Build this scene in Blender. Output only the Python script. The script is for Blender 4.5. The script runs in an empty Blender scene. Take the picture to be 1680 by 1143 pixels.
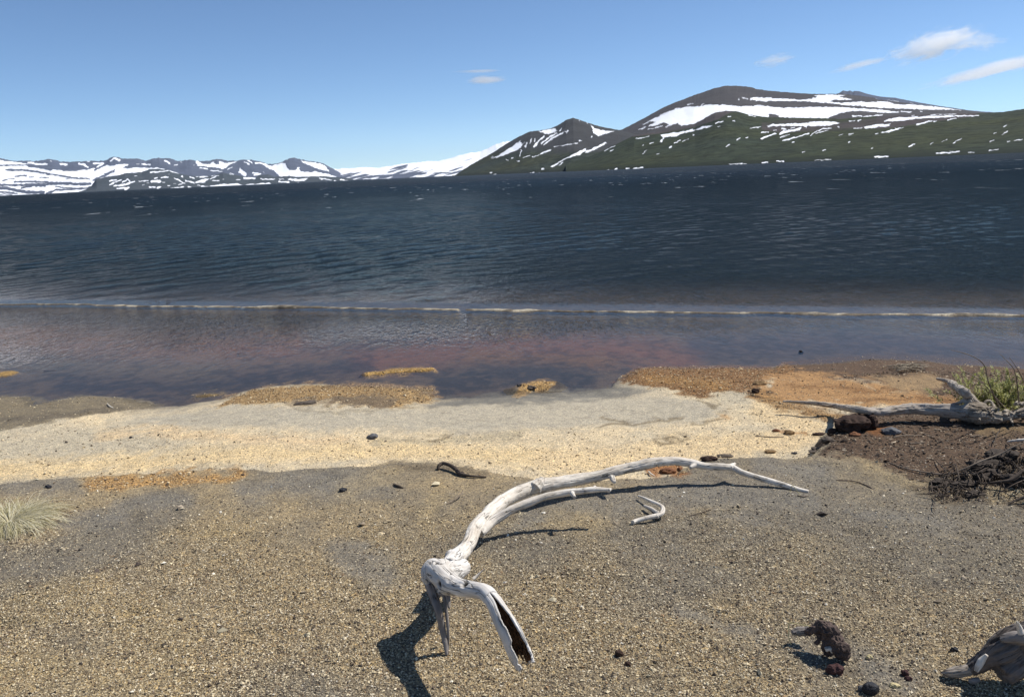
import bpy, bmesh, math, random
import numpy as np
from mathutils import Vector

# ------------------------------------------------------------------ camera, sky, sun
SC = bpy.context.scene
W, H = 1680.0, 1143.0                      # photograph frame, used only to measure bearings
F = 1330.0
CX, CY = W/2, H/2
ROLL = math.radians(2.5)
PITCH = math.atan(287.2/F)
CZ = 2.1
cp, sp = math.cos(PITCH), math.sin(PITCH)
cr, sr = math.cos(ROLL), math.sin(ROLL)
FW = np.array([0, cp, -sp]); U0 = np.array([0, sp, cp]); R0 = np.array([1.0, 0, 0])
RT = cr*R0 - sr*U0; UP = sr*R0 + cr*U0
CAM = np.array([0, 0, CZ])

cam_d = bpy.data.cameras.new('camera')
cam = bpy.data.objects.new('camera', cam_d)
SC.collection.objects.link(cam)
cam_d.sensor_fit = 'HORIZONTAL'
cam_d.sensor_width = 36.0
cam_d.lens = 36.0*F/W
cam_d.clip_start = 0.05
cam_d.clip_end = 120000
from mathutils import Matrix
m = Matrix(((RT[0], UP[0], -FW[0], 0), (RT[1], UP[1], -FW[1], 0), (RT[2], UP[2], -FW[2], CZ), (0, 0, 0, 1)))
cam.matrix_world = m
SC.camera = cam

SUN_AZ, SUN_EL = math.radians(68), math.radians(54)
SUNV = Vector((math.sin(SUN_AZ)*math.cos(SUN_EL), math.cos(SUN_AZ)*math.cos(SUN_EL), math.sin(SUN_EL)))
sd = bpy.data.lights.new('sun', 'SUN'); sd.energy = 5.0; sd.angle = math.radians(0.5); sd.color = (1.0, 0.955, 0.89)
so = bpy.data.objects.new('sun', sd); SC.collection.objects.link(so)
so.rotation_euler = SUNV.to_track_quat('Z', 'Y').to_euler()

wd = bpy.data.worlds.new('World'); SC.world = wd; wd.use_nodes = True
nt = wd.node_tree; nt.nodes.clear()
sky = nt.nodes.new('ShaderNodeTexSky'); sky.sky_type = 'NISHITA'; sky.sun_disc = False
sky.sun_elevation = SUN_EL; sky.sun_rotation = SUN_AZ
sky.altitude = 2500; sky.air_density = 0.75; sky.dust_density = 0.25; sky.ozone_density = 2.5
bg = nt.nodes.new('ShaderNodeBackground'); bg.inputs[1].default_value = 0.112
wo = nt.nodes.new('ShaderNodeOutputWorld')
tn = nt.nodes.new('ShaderNodeMix'); tn.data_type = 'RGBA'; tn.blend_type = 'MULTIPLY'; tn.inputs[0].default_value = 1; tn.inputs[7].default_value = (0.96, 1.06, 1.10, 1)
nt.links.new(sky.outputs[0], tn.inputs[6]); nt.links.new(tn.outputs[2], bg.inputs[0]); nt.links.new(bg.outputs[0], wo.inputs[0])
SC.view_settings.view_transform = 'Standard'; SC.view_settings.look = 'None'
SC.view_settings.exposure = 0.14; SC.view_settings.gamma = 1.0
SC.render.engine = 'CYCLES'
SC.cycles.max_bounces = 12; SC.cycles.diffuse_bounces = 3; SC.cycles.glossy_bounces = 3; SC.cycles.transparent_max_bounces = 12
SC.cycles.volume_step_rate = 1.0; SC.cycles.volume_bounces = 10

rng = np.random.default_rng(7)
random.seed(7)

# ------------------------------------------------------------------ measuring helpers
def ray(x, y):
    d = FW + RT*((x-CX)/F) - UP*((y-CY)/F)
    return d/np.linalg.norm(d)
def gp(x, y, z):
    d = ray(x, y); return CAM + d*((z-CZ)/d[2])
def proj(P):
    v = P - CAM; w = v@FW; w = np.where(w < 0.05, 0.05, w)
    return CX + F*(v@RT)/w, CY - F*(v@UP)/w

# ------------------------------------------------------------------ noise (numpy)
def _h(i, j, k, seed):
    n = (i.astype(np.int64)*374761393 + j.astype(np.int64)*668265263 + k.astype(np.int64)*2147483647 + seed*1442695041) & 0xFFFFFFFF
    n = ((n ^ (n >> 13))*1274126177) & 0xFFFFFFFF
    n = ((n ^ (n >> 16))*2246822519) & 0xFFFFFFFF
    return ((n ^ (n >> 15)) & 0xFFFFFF)/float(0xFFFFFF)
def n3(x, y, z, seed=0):
    x, y, z = np.broadcast_arrays(x, y, z)
    i, j, k = np.floor(x), np.floor(y), np.floor(z)
    u, v, w = x-i, y-j, z-k
    u = u*u*(3-2*u); v = v*v*(3-2*v); w = w*w*(3-2*w)
    r = 0
    for a in (0, 1):
        for b in (0, 1):
            for c in (0, 1):
                r = r + _h(i+a, j+b, k+c, seed)*(u if a else 1-u)*(v if b else 1-v)*(w if c else 1-w)
    return r*2-1
def n2(x, y, seed=0):
    x, y = np.broadcast_arrays(x, y)
    i, j = np.floor(x), np.floor(y)
    u, v = x-i, y-j
    u = u*u*(3-2*u); v = v*v*(3-2*v)
    z = np.zeros_like(i); r = 0
    for a in (0, 1):
        for b in (0, 1):
            r = r + _h(i+a, j+b, z, seed)*(u if a else 1-u)*(v if b else 1-v)
    return r*2-1
def fbm2(x, y, o=4, seed=0, g=0.5):
    r, a, t = 0, 1, 0
    for q in range(o):
        r = r + a*n2(x*2**q+17.3*q, y*2**q-9.1*q, seed+q); t += a; a *= g
    return r/t
def fbm3(x, y, z, o=3, seed=0, g=0.5):
    r, a, t = 0, 1, 0
    for q in range(o):
        r = r + a*n3(x*2**q+7.3*q, y*2**q-9.1*q, z*2**q+3.7*q, seed+q); t += a; a *= g
    return r/t
def sstep(a, b, x):
    t = np.clip((x-a)/(b-a), 0, 1); return t*t*(3-2*t)

def pl_dist(X, Y, pts):
    pts = np.asarray(pts, float); d = np.full(X.shape, 1e18)
    for (ax, ay), (bx, by) in zip(pts[:-1], pts[1:]):
        vx, vy = bx-ax, by-ay; L = vx*vx+vy*vy+1e-12
        t = np.clip(((X-ax)*vx+(Y-ay)*vy)/L, 0, 1)
        d = np.minimum(d, (X-ax-t*vx)**2+(Y-ay-t*vy)**2)
    return np.sqrt(d)
def poly_sd(X, Y, pts):
    """signed distance, positive inside"""
    pts = [tuple(p) for p in pts]; cl = pts+[pts[0]]
    ins = np.zeros(X.shape, bool)
    for (ax, ay), (bx, by) in zip(cl[:-1], cl[1:]):
        if ay == by: continue
        c = (ay > Y) != (by > Y)
        ins ^= c & (X < (bx-ax)*(Y-ay)/(by-ay)+ax)
    d = pl_dist(X, Y, cl)
    return np.where(ins, d, -d)
def shape_sd(X, Y, s, pad=40):
    """s = ('p', pts) polygon or ('s', pts, r) stroke"""
    a = np.asarray(s[1], float)
    r = s[2] if s[0] == 's' else 0
    out = np.full(X.shape, -float(pad))
    msk = (X > a[:, 0].min()-r-pad) & (X < a[:, 0].max()+r+pad) & (Y > a[:, 1].min()-r-pad) & (Y < a[:, 1].max()+r+pad)
    if msk.any():
        out[msk] = poly_sd(X[msk], Y[msk], s[1]) if s[0] == 'p' else r-pl_dist(X[msk], Y[msk], s[1])
    return np.maximum(out, -pad)

# ------------------------------------------------------------------ mesh + tag helpers
def newmesh(name, V, Fc, smooth=True):
    V = np.asarray(V, np.float32); Fc = np.asarray(Fc, np.int32)
    me = bpy.data.meshes.new(name)
    me.vertices.add(len(V)); me.vertices.foreach_set('co', V.ravel())
    k = Fc.shape[1]
    me.loops.add(Fc.size); me.loops.foreach_set('vertex_index', Fc.ravel())
    me.polygons.add(len(Fc))
    me.polygons.foreach_set('loop_start', np.arange(0, Fc.size, k, dtype=np.int32))
    me.polygons.foreach_set('loop_total', np.full(len(Fc), k, np.int32))
    me.polygons.foreach_set('use_smooth', np.full(len(Fc), smooth))
    me.update(calc_edges=True); me.validate()
    return me
def fattr(me, name, v):
    a = me.attributes.new(name, 'FLOAT', 'POINT'); a.data.foreach_set('value', np.asarray(v, np.float32).ravel())
def vattr(me, name, v):
    a = me.attributes.new(name, 'FLOAT_VECTOR', 'POINT'); a.data.foreach_set('vector', np.asarray(v, np.float32).ravel())
def link(name, me, mat=None, parent=None):
    o = bpy.data.objects.new(name, me); SC.collection.objects.link(o)
    if mat: me.materials.append(mat)
    if parent: o.parent = parent
    return o
def tag(o, label=None, cat=None, group=None, kind=None):
    if label: o['label'] = label
    if cat: o['category'] = cat
    if group: o['group'] = group
    if kind: o['kind'] = kind
    return o
def empty(name, loc=(0, 0, 0)):
    o = bpy.data.objects.new(name, None); SC.collection.objects.link(o); o.location = [float(c) for c in loc]
    o.empty_display_size = 0.1
    return o
def gridfaces(nr, nc):
    i = np.arange(nr-1)[:, None]*nc+np.arange(nc-1)[None, :]
    return np.stack([i, i+1, i+nc+1, i+nc], -1).reshape(-1, 4)

# ------------------------------------------------------------------ material helper
class N:
    def __init__(s, name):
        s.m = bpy.data.materials.new(name); s.m.use_nodes = True; s.t = s.m.node_tree; s.t.nodes.clear()
        s.out = s.t.nodes.new('ShaderNodeOutputMaterial')
    def n(s, typ, ins={}, **kw):
        d = s.t.nodes.new('ShaderNode'+typ)
        for k, v in kw.items(): setattr(d, k, v)
        for k, v in ins.items():
            i = d.inputs[k]
            if isinstance(v, bpy.types.NodeSocket): s.t.links.new(v, i)
            else: i.default_value = v
        return d
    def math(s, op, a, b=0.0, c=0.0, clamp=False):
        d = s.t.nodes.new('ShaderNodeMath'); d.operation = op; d.use_clamp = clamp
        for i, v in enumerate((a, b, c)):
            if isinstance(v, bpy.types.NodeSocket): s.t.links.new(v, d.inputs[i])
            else: d.inputs[i].default_value = v
        return d.outputs[0]
    def attr(s, name, kind='Fac'):
        d = s.t.nodes.new('ShaderNodeAttribute'); d.attribute_name = name; return d.outputs[kind]
    def mix(s, f, a, b, blend='MIX'):
        d = s.t.nodes.new('ShaderNodeMix'); d.data_type = 'RGBA'; d.blend_type = blend
        for k, v in ((0, f), (6, a), (7, b)):
            if isinstance(v, bpy.types.NodeSocket): s.t.links.new(v, d.inputs[k])
            else: d.inputs[k].default_value = (*v, 1) if (k != 0 and len(v) == 3) else v
        return d.outputs[2]
    def ramp(s, f, stops):
        d = s.t.nodes.new('ShaderNodeValToRGB'); cr_ = d.color_ramp
        while len(cr_.elements) < len(stops): cr_.elements.new(0.5)
        for e, (p, c) in zip(cr_.elements, stops):
            e.position = p; e.color = (*c, 1) if len(c) == 3 else c
        s.t.links.new(f, d.inputs[0]); return d.outputs[0]
    def bump(s, h, strength=1.0, dist=0.01, nrm=None):
        ins = {'Height': h, 'Strength': strength, 'Distance': dist}
        if nrm: ins['Normal'] = nrm
        return s.n('Bump', ins).outputs[0]
    def surf(s, sh): s.t.links.new(sh, s.out.inputs[0]); return s.m
    def pbsdf(s, **k):
        return s.n('BsdfPrincipled', {a.replace('_', ' '): b for a, b in k.items()}).outputs[0]

# ================================================================== TERRAIN
def w0(pts, z): return [tuple(gp(x, y, z)[:2]) for x, y in pts]
SHORE_PX = [(-60, 655), (0, 651), (50, 650), (60, 663), (85, 658), (130, 650), (155, 648), (200, 652), (250, 657), (265, 667), (290, 667),
            (320, 661), (360, 655), (400, 642), (440, 634), (500, 630), (560, 633), (640, 635), (712, 637), (716, 650), (724, 656), (800, 651),
            (850, 646), (900, 646), (950, 643), (1000, 635), (1008, 628), (1020, 618), (1045, 605), (1080, 603), (1150, 605), (1200, 603), (1255, 605),
            (1282, 598), (1340, 597), (1400, 590), (1430, 588), (1520, 592), (1600, 598), (1680, 604), (1760, 612)]
_s = w0(SHORE_PX, 0.0)
LAND = [(-60, _s[0][1]-3), (_s[0][0]-6, _s[0][1]-0.6)]+_s+[(_s[-1][0]+4, _s[-1][1]-0.8), (40, 4), (40, -60), (-60, -60)]
CREST_PX = [(-120, 796), (0, 788), (60, 783), (140, 780), (240, 772), (380, 770), (500, 766), (560, 763), (640, 757), (700, 758), (760, 764), (820, 775),
            (870, 782), (930, 786), (1000, 783), (1060, 779), (1115, 772), (1150, 752), (1200, 748), (1250, 746), (1300, 744), (1335, 739), (1358, 724), (1374, 706), (1384, 690),
            (1420, 680), (1500, 677), (1600, 674), (1760, 668)]
_c = w0(CREST_PX, 0.5)
BERM = [(-60, _c[0][1]-1), (_c[0][0]-4, _c[0][1]-0.3)]+_c+[(40, 3), (40, -60), (-60, -60)]
BAR = w0([(-300, 501), (0, 499.5), (130, 500), (300, 502.5), (600, 505.5), (740, 507.5), (840, 508.5), (960, 510), (1090, 511), (1300, 513.5), (1500, 516), (1600, 517), (1680, 518), (1900, 524)], 0.0)
ISLETS = [([(602, 614), (640, 609), (704, 606)], 0.09, 0.022), ([(852, 641), (880, 633), (906, 636)], 0.17, 0.05), ([(325, 650), (365, 646)], 0.06, 0.012),
          ([(-20, 617), (12, 613)], 0.15, 0.03), ([(745, 588), (800, 582), (850, 590)], 0.2, 0.0)]
ISL_W = [(w0(p, 0.0), r, h) for p, r, h in ISLETS]

_dr = np.random.default_rng(77)
DENTS = [(_dr.uniform(-2.8, 3.6), _dr.uniform(2.0, 4.1), _dr.uniform(.035, .10), _dr.uniform(.005, .014)) for _ in range(46)]
DENTS += [(_dr.uniform(-4, 3.5), _dr.uniform(4.9, 7.0), _dr.uniform(.05, .11), _dr.uniform(.005, .012)) for _ in range(40)]
def gz(X, Y, fine=True):
    X = np.asarray(X, float); Y = np.asarray(Y, float)
    wx = X+0.11*fbm2(X*3.1, Y*3.1, 4, 11, 0.6); wy = Y+0.08*fbm2(X*3.1+5, Y*3.1, 4, 12, 0.6)
    near = (np.abs(X) < 16) & (Y < 22) & (Y > -10)
    d = np.full(X.shape, -50.0); e = np.full(X.shape, -50.0)
    if near.any():
        d[near] = poly_sd(wx[near], wy[near], LAND); e[near] = poly_sd(wx[near], wy[near], BERM)
    far = ~near
    if far.any():
        d[far] = np.where(Y[far] < 0, 30, -30); d[far] = poly_sd(X[far], Y[far], LAND); e[far] = poly_sd(X[far], Y[far], BERM)
    land = np.where(d > 0, 0.004+0.30*(1-np.exp(-np.maximum(d, 0)*0.33)), 0)
    bd = np.maximum(-d, 0)
    bed = -0.012-0.035*np.minimum(bd, 3.0)
    bed = bed-0.20*sstep(5.0, 9.0, bd)-3.0*sstep(9, 40, bd)-20*sstep(60, 500, bd)
    z = np.where(d > 0, land, bed)
    s = sstep(-0.30, 0.06, e)
    top = 0.5+0.02*sstep(0, 1.5, e)+0.03*sstep(0.3, 0.0, e)*0
    z = z*(1-s)+top*s
    for pts, r, h in ISL_W:
        if h > 0:
            q = np.clip(1-pl_dist(X, Y, pts)/(r*1.6), 0, 1)
            z = np.maximum(z, -0.05+(h+0.05)*sstep(0, 0.8, q)*(0.9+0.2*n2(X*9, Y*9, 5)))
    if fine:
        lm = sstep(-0.1, 0.3, d)
        for fx, fy, fr, fd in DENTS:
            mm_ = (np.abs(X-fx) < fr*2) & (np.abs(Y-fy) < fr*2)
            if mm_.any():
                dd = np.hypot(X[mm_]-fx, (Y[mm_]-fy)*1.25)/fr*(1+0.25*n2(X[mm_]*25, Y[mm_]*25, 71))
                z[mm_] = z[mm_]-fd*np.exp(-(dd*1.5)**4)+fd*0.45*np.exp(-((dd-1.15)/0.3)**2)
        z = z+lm*(0.016*fbm2(X*1.1, Y*1.1, 3, 21)+0.007*fbm2(X*5.5, Y*5.5, 3, 22)+0.0035*fbm2(X*16, Y*16, 2, 23)*sstep(-.2, .2, e)+0.0012*fbm2(X*14, Y*14, 2, 24))
    return z

def place(px, py, h=0.0):
    """point seen at a bearing, h metres above the ground there"""
    d = ray(px, py); ts = np.linspace(1.5, 30, 4000)
    P = CAM[None]+d[None]*ts[:, None]
    g = gz(P[:, 0], P[:, 1])+h
    i = int(np.argmax(P[:, 2] < np.maximum(g, 0.0 if h == 0 else g)))
    p = P[i].copy(); p[2] = max(g[i]-h, -5)
    return Vector((float(p[0]), float(p[1]), float(P[i][2])))
def ppm(P):   # metres covered by one photo pixel at P
    return float((np.array(P)-CAM)@FW)/F

def growaxis(a, b, step, lo, hi, g=1.06):
    core = list(np.arange(a, b+1e-6, step)); s = step; v = b; up = []
    while v < hi: s *= g; v += s; up.append(v)
    s = step; v = a; dn = []
    while v > lo: s *= g; v -= s; dn.append(v)
    return np.array(dn[::-1]+core+up)
gxs = growaxis(-5.2, 6.0, 0.019, -25000, 25000)
gys = growaxis(1.5, 9.4, 0.019, -25000, 25000)
GX, GY = np.meshgrid(gxs, gys)
X, Y = GX.ravel(), GY.ravel()
Z = gz(X, Y)
P3 = np.stack([X, Y, Z], -1)
QX, QY = proj(P3)
ok = (Y > 0.6) & (Y < 60)
QX = np.where(ok, QX, -1e4); QY = np.where(ok, QY, 1e4)
# bearing warp so that painted zone edges are ragged
vs = np.clip((QY-250)/600, 0.05, 1.2)
wq = fbm2(X*3, Y*3, 4, 31); wr = fbm2(X*3+40, Y*3, 4, 32)
wf = fbm2(X*14, Y*9, 3, 33); wg = fbm2(X*14+40, Y*9, 3, 34)
TX = QX+vs*(30*wq+16*wf); TY = QY+vs*vs*(14*wr+12*wg)
wxx = X+0.11*fbm2(X*3.1, Y*3.1, 4, 11, 0.6); wyy = Y+0.08*fbm2(X*3.1+5, Y*3.1, 4, 12, 0.6)
dS = poly_sd(wxx, wyy, LAND); dB = poly_sd(wxx, wyy, BERM)
col = np.zeros((len(X), 3)); gra = np.zeros(len(X)); wet = np.zeros(len(X))
def lay(wt, c, g=None, w=None):
    global col, gra, wet
    wt = np.clip(wt, 0, 1)
    col = col*(1-wt[:, None])+np.array(c)[None]*wt[:, None]
    if g is not None: gra = gra*(1-wt)+g*wt
    if w is not None: wet = wet*(1-wt)+w*wt
def zone(s, c, soft=4, k=1.0, g=None, w=None, brk=0.0):
    d = shape_sd(TX, TY, s)+brk*wf*6
    lay(sstep(-soft, soft, d)*k, c, g, w)
big = fbm2(X*0.9, Y*0.9, 4, 41); mid = fbm2(X*3.1, Y*3.1, 4, 42); sm = fbm2(X*11, Y*8, 3, 43)
# lake bed
col[:] = (0.105, 0.080, 0.063)
lay(sstep(-6, -9, dS), (0.02, 0.026, 0.034))
lay((dS < 0)*sstep(-.1, .5, mid)*0.5, (0.05, 0.045, 0.05))
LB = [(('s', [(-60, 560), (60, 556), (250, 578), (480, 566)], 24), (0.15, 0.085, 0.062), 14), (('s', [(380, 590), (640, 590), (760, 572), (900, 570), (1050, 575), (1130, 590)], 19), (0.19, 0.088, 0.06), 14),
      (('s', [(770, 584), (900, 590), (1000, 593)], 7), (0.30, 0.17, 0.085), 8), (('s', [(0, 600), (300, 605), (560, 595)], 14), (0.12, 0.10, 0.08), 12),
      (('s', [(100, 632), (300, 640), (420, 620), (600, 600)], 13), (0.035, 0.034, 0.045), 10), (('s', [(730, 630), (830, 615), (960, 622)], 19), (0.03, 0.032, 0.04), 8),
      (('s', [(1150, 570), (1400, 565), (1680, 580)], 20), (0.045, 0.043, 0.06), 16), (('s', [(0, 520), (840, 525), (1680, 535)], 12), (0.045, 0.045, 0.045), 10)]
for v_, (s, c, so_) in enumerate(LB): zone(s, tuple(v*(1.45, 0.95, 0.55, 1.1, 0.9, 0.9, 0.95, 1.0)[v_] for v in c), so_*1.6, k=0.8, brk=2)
lay((dS < 0)*sstep(0.0, 0.45, sm+0.4*mid)*0.45, (0.03, 0.027, 0.025)); lay((dS < 0)*sstep(0.05, 0.5, -sm+0.3*mid)*0.3, (0.14, 0.10, 0.07))
# pale sand between the shore and the berm
land = sstep(-0.01, 0.03, dS)
c0 = np.array((0.56, 0.47, 0.33)); c1 = np.array((0.43, 0.385, 0.30))
f = sstep(-0.25, 0.35, big+0.35*mid)[:, None]
pale = c0*(1-f)+c1*f
col = col*(1-land[:, None])+pale*land[:, None]; gra = gra*(1-land)+0.28*land
lay(land*sstep(0.55, 0.15, dS)*0.8, (0.33, 0.29, 0.22), 0.1, 0.4); WETRIM = sstep(0.16+0.08*wf, 0.03, dS)*(dS > -0.02)
zone(('p', [(180, 690), (400, 662), (560, 668), (700, 668), (950, 645), (1100, 645), (1190, 668), (1160, 692), (1000, 700), (800, 712), (600, 705), (400, 700), (250, 700)]), (0.36, 0.335, 0.28), 10, 0.85, 0.06)
zone(('s', [(-20, 772), (150, 762), (350, 748), (600, 738), (850, 748), (1000, 762)], 13), (0.60, 0.475, 0.29), 12, 0.9, 0.5)
zone(('s', [(900, 756), (1100, 738), (1300, 722), (1335, 700), (1255, 672)], 18), (0.60, 0.48, 0.31), 12, 0.9, 0.5)
zone(('s', [(170, 712), (250, 706), (400, 722), (560, 720)], 7), (0.58, 0.45, 0.29), 9, 0.8, 0.5)
zone(('s', [(620, 725), (760, 722), (860, 716)], 4), (0.33, 0.29, 0.21), 6, 0.7, 0.4)
for p in ([(995, 700), (1050, 692), (1110, 685)], [(1090, 722), (1135, 721)], [(1150, 657), (1170, 667), (1180, 662)], [(1140, 695), (1180, 690)], [(1000, 687), (1030, 691)], [(700, 720), (745, 716)]):
    zone(('s', p, 2.5), (0.16, 0.125, 0.075), 3, 0.8)
zone(('s', [(1180, 682), (1195, 686)], 5), (0.42, 0.24, 0.10), 4, 0.6)
zone(('p', [(700, 668), (720, 655), (850, 642), (900, 648), (1000, 636), (1080, 640), (960, 656), (820, 664)]), (0.15, 0.14, 0.115), 5, 0.9, 0.05, 0.7)
zone(('s', [(470, 672), (600, 676), (690, 664)], 2), (0.2, 0.17, 0.12), 3, 0.5)
zone(('p', [(-60, 648), (60, 650), (90, 660), (150, 649), (250, 656), (268, 666), (180, 677), (100, 690), (0, 705), (-60, 712)]), (0.175, 0.145, 0.095), 3, 1, 0.25, 0.5)
zone(('s', [(-20, 690), (100, 682), (200, 668)], 3), (0.10, 0.082, 0.058), 5, 0.8)
zone(('p', [(340, 668), (370, 652), (430, 634), (500, 628), (600, 630), (720, 634), (720, 652), (690, 662), (640, 670), (560, 663), (470, 660), (400, 662)]), (0.33, 0.23, 0.12), 3, 1, 0.9, 0.1)
zone(('p', [(470, 657), (520, 652), (600, 648), (660, 652), (640, 672), (560, 664)]), (0.13, 0.10, 0.07), 3, 0.85, 0.3, 0.2, brk=1)
zone(('s', [(475, 664), (540, 660)], 4), (0.33, 0.27, 0.19), 2, 0.9)
for pts, r, c in (([(602, 614), (640, 609), (704, 606)], 5, (0.38, 0.25, 0.09)), ([(852, 641), (880, 633), (906, 636)], 10, (0.38, 0.25, 0.11)), ([(325, 650), (365, 646)], 4, (0.2, 0.15, 0.08)), ([(-20, 617), (12, 613)], 5, (0.3, 0.2, 0.08))):
    zone(('s', pts, r), c, 3, 1, 0.9)
zone(('p', [(1010, 628), (1050, 601), (1150, 600), (1260, 600), (1300, 592), (1390, 592), (1385, 618), (1250, 622), (1235, 640), (1180, 642), (1160, 652), (1110, 642), (1060, 633)]), (0.22, 0.125, 0.06), 3, 1, 0.9, 0.1)
zone(('s', [(1060, 620), (1150, 628), (1200, 632)], 7), (0.35, 0.21, 0.085), 8, 0.7)
zone(('p', [(1300, 590), (1430, 580), (1530, 585), (1720, 596), (4200, 640), (4200, 720), (1760, 665), (1500, 652), (1450, 632), (1370, 620), (1300, 612)]), (0.10, 0.066, 0.044), 5, 1, 0.3, 0.1)
zone(('p', [(1235, 638), (1260, 617), (1330, 610), (1400, 622), (1500, 638), (1560, 652), (1560, 672), (1420, 668), (1300, 662), (1240, 652)]), (0.34, 0.205, 0.10), 7, 1, 0.35, 0, brk=2)
zone(('p', [(1430, 618), (1510, 612), (1550, 622), (1540, 640), (1470, 642)]), (0.30, 0.215, 0.125), 6, 0.8, 0.2, 0)
for p, r in (([(1350, 632), (1440, 640)], 2.5), ([(1450, 634), (1470, 636)], 3), ([(1400, 655), (1490, 652)], 2.5), ([(1500, 652), (1600, 660)], 6), ([(1290, 632), (1340, 634)], 2)):
    zone(('s', p, r), (0.16, 0.085, 0.04), 4, 0.8)
zone(('s', [(1238, 642), (1262, 655), (1300, 668), (1340, 676), (1385, 684)], 7), (0.27, 0.165, 0.075), 6, 0.9, 0.9)
zone(('s', [(1232, 640), (1256, 648)], 3), (0.08, 0.05, 0.03), 2, 0.9)
for p in ((1275, 707), (1297, 710)): zone(('s', [p, (p[0]+14, p[1])], 3.5), (0.30, 0.16, 0.07), 3, 0.8)
col *= 1-0.42*WETRIM[:, None]; wet = np.maximum(wet, 0.7*WETRIM)
# berm: dark volcanic sand under pumice grit
top = sstep(-0.05, 0.03, dB)
g0 = np.array((0.165, 0.148, 0.122)); g1 = np.array((0.275, 0.222, 0.145))
f = sstep(-0.3, 0.4, big+0.5*mid)[:, None]
bc = g0*(1-f)+g1*f
grv = np.clip(0.62+0.8*mid+0.5*big, 0, 1)*sstep(770, 960, QY)+0.10
col = col*(1-top[:, None])+bc*top[:, None]; gra = gra*(1-top)+grv*top
edge = sstep(-0.34, -0.1, dB)*sstep(0.03, -0.03, dB)
lay(edge*0.35, (0.30, 0.24, 0.16))
GREY = (0.172, 0.162, 0.145)
for p, r in (([(20, 800), (120, 795)], 14), ([(850, 838), (1000, 822), (1200, 806), (1330, 815)], 20), ([(1240, 768), (1340, 775)], 14), ([(420, 800), (540, 790), (640, 800)], 16), ([(560, 905), (640, 935)], 22),
             ([(110, 860), (200, 850)], 14), ([(1180, 842), (1260, 850)], 10), ([(1400, 840), (1560, 860)], 12), ([(1120, 1010), (1230, 1060)], 12), ([(1400, 1080), (1480, 1120)], 14), ([(1300, 1065), (1330, 1080)], 14), ([(200, 830), (330, 822)], 10)):
    zone(('s', p, r), GREY, 14, 0.8, 0.12)
for p, r in (([(360, 868), (400, 865)], 16), ([(700, 850), (720, 800)], 12), ([(900, 850), (990, 855)], 14), ([(0, 1000), (150, 980), (300, 1050)], 40), ([(1430, 765), (1560, 800)], 16), ([(640, 780), (560, 800)], 8), ([(0, 1100), (300, 1120)], 40)):
    zone(('s', p, r), (0.33, 0.26, 0.15), 18, 0.5)
zone(('s', [(150, 793), (250, 786), (395, 779)], 10), (0.40, 0.25, 0.11), 6, 0.85, 1.0, brk=1)
zone(('s', [(640, 765), (720, 768), (800, 775)], 5), (0.13, 0.105, 0.075), 6, 0.8)
zone(('s', [(1075, 776), (1118, 773)], 8), (0.26, 0.115, 0.04), 5, 0.9, 0.5)
zone(('p', [(1330, 742), (1362, 712), (1378, 688), (1420, 674), (1560, 676), (1760, 664), (4200, 640), (4200, 800), (1760, 745), (1640, 762), (1560, 785), (1500, 778), (1440, 758), (1380, 746)]), (0.095, 0.066, 0.047), 4, 1, 0.1, 0)
zone(('s', [(1420, 700), (1445, 706)], 9), (0.17, 0.075, 0.03), 6, 0.8)
zone(('s', [(1610, 705), (1680, 705)], 5), (0.21, 0.155, 0.085), 8, 0.6)
zone(('p', [(1490, 792), (1560, 775), (1640, 752), (1760, 740), (2100, 740), (2100, 850), (1760, 850), (1620, 822), (1530, 812)]), (0.065, 0.05, 0.038), 8, 0.9, 0.35, 0)
zone(('s', [(1630, 812), (1690, 806)], 12), (0.26, 0.22, 0.155), 8, 0.7, 0.9)
under = (dS < 0)
wet = np.where(under, 0.3, wet)
GR_COL, GR_GRA = col, gra
me = newmesh('ground', P3, gridfaces(len(gys), len(gxs)))
vattr(me, 'gcol', col); fattr(me, 'gra', np.clip(gra, 0, 1)); fattr(me, 'wet', wet)

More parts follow.
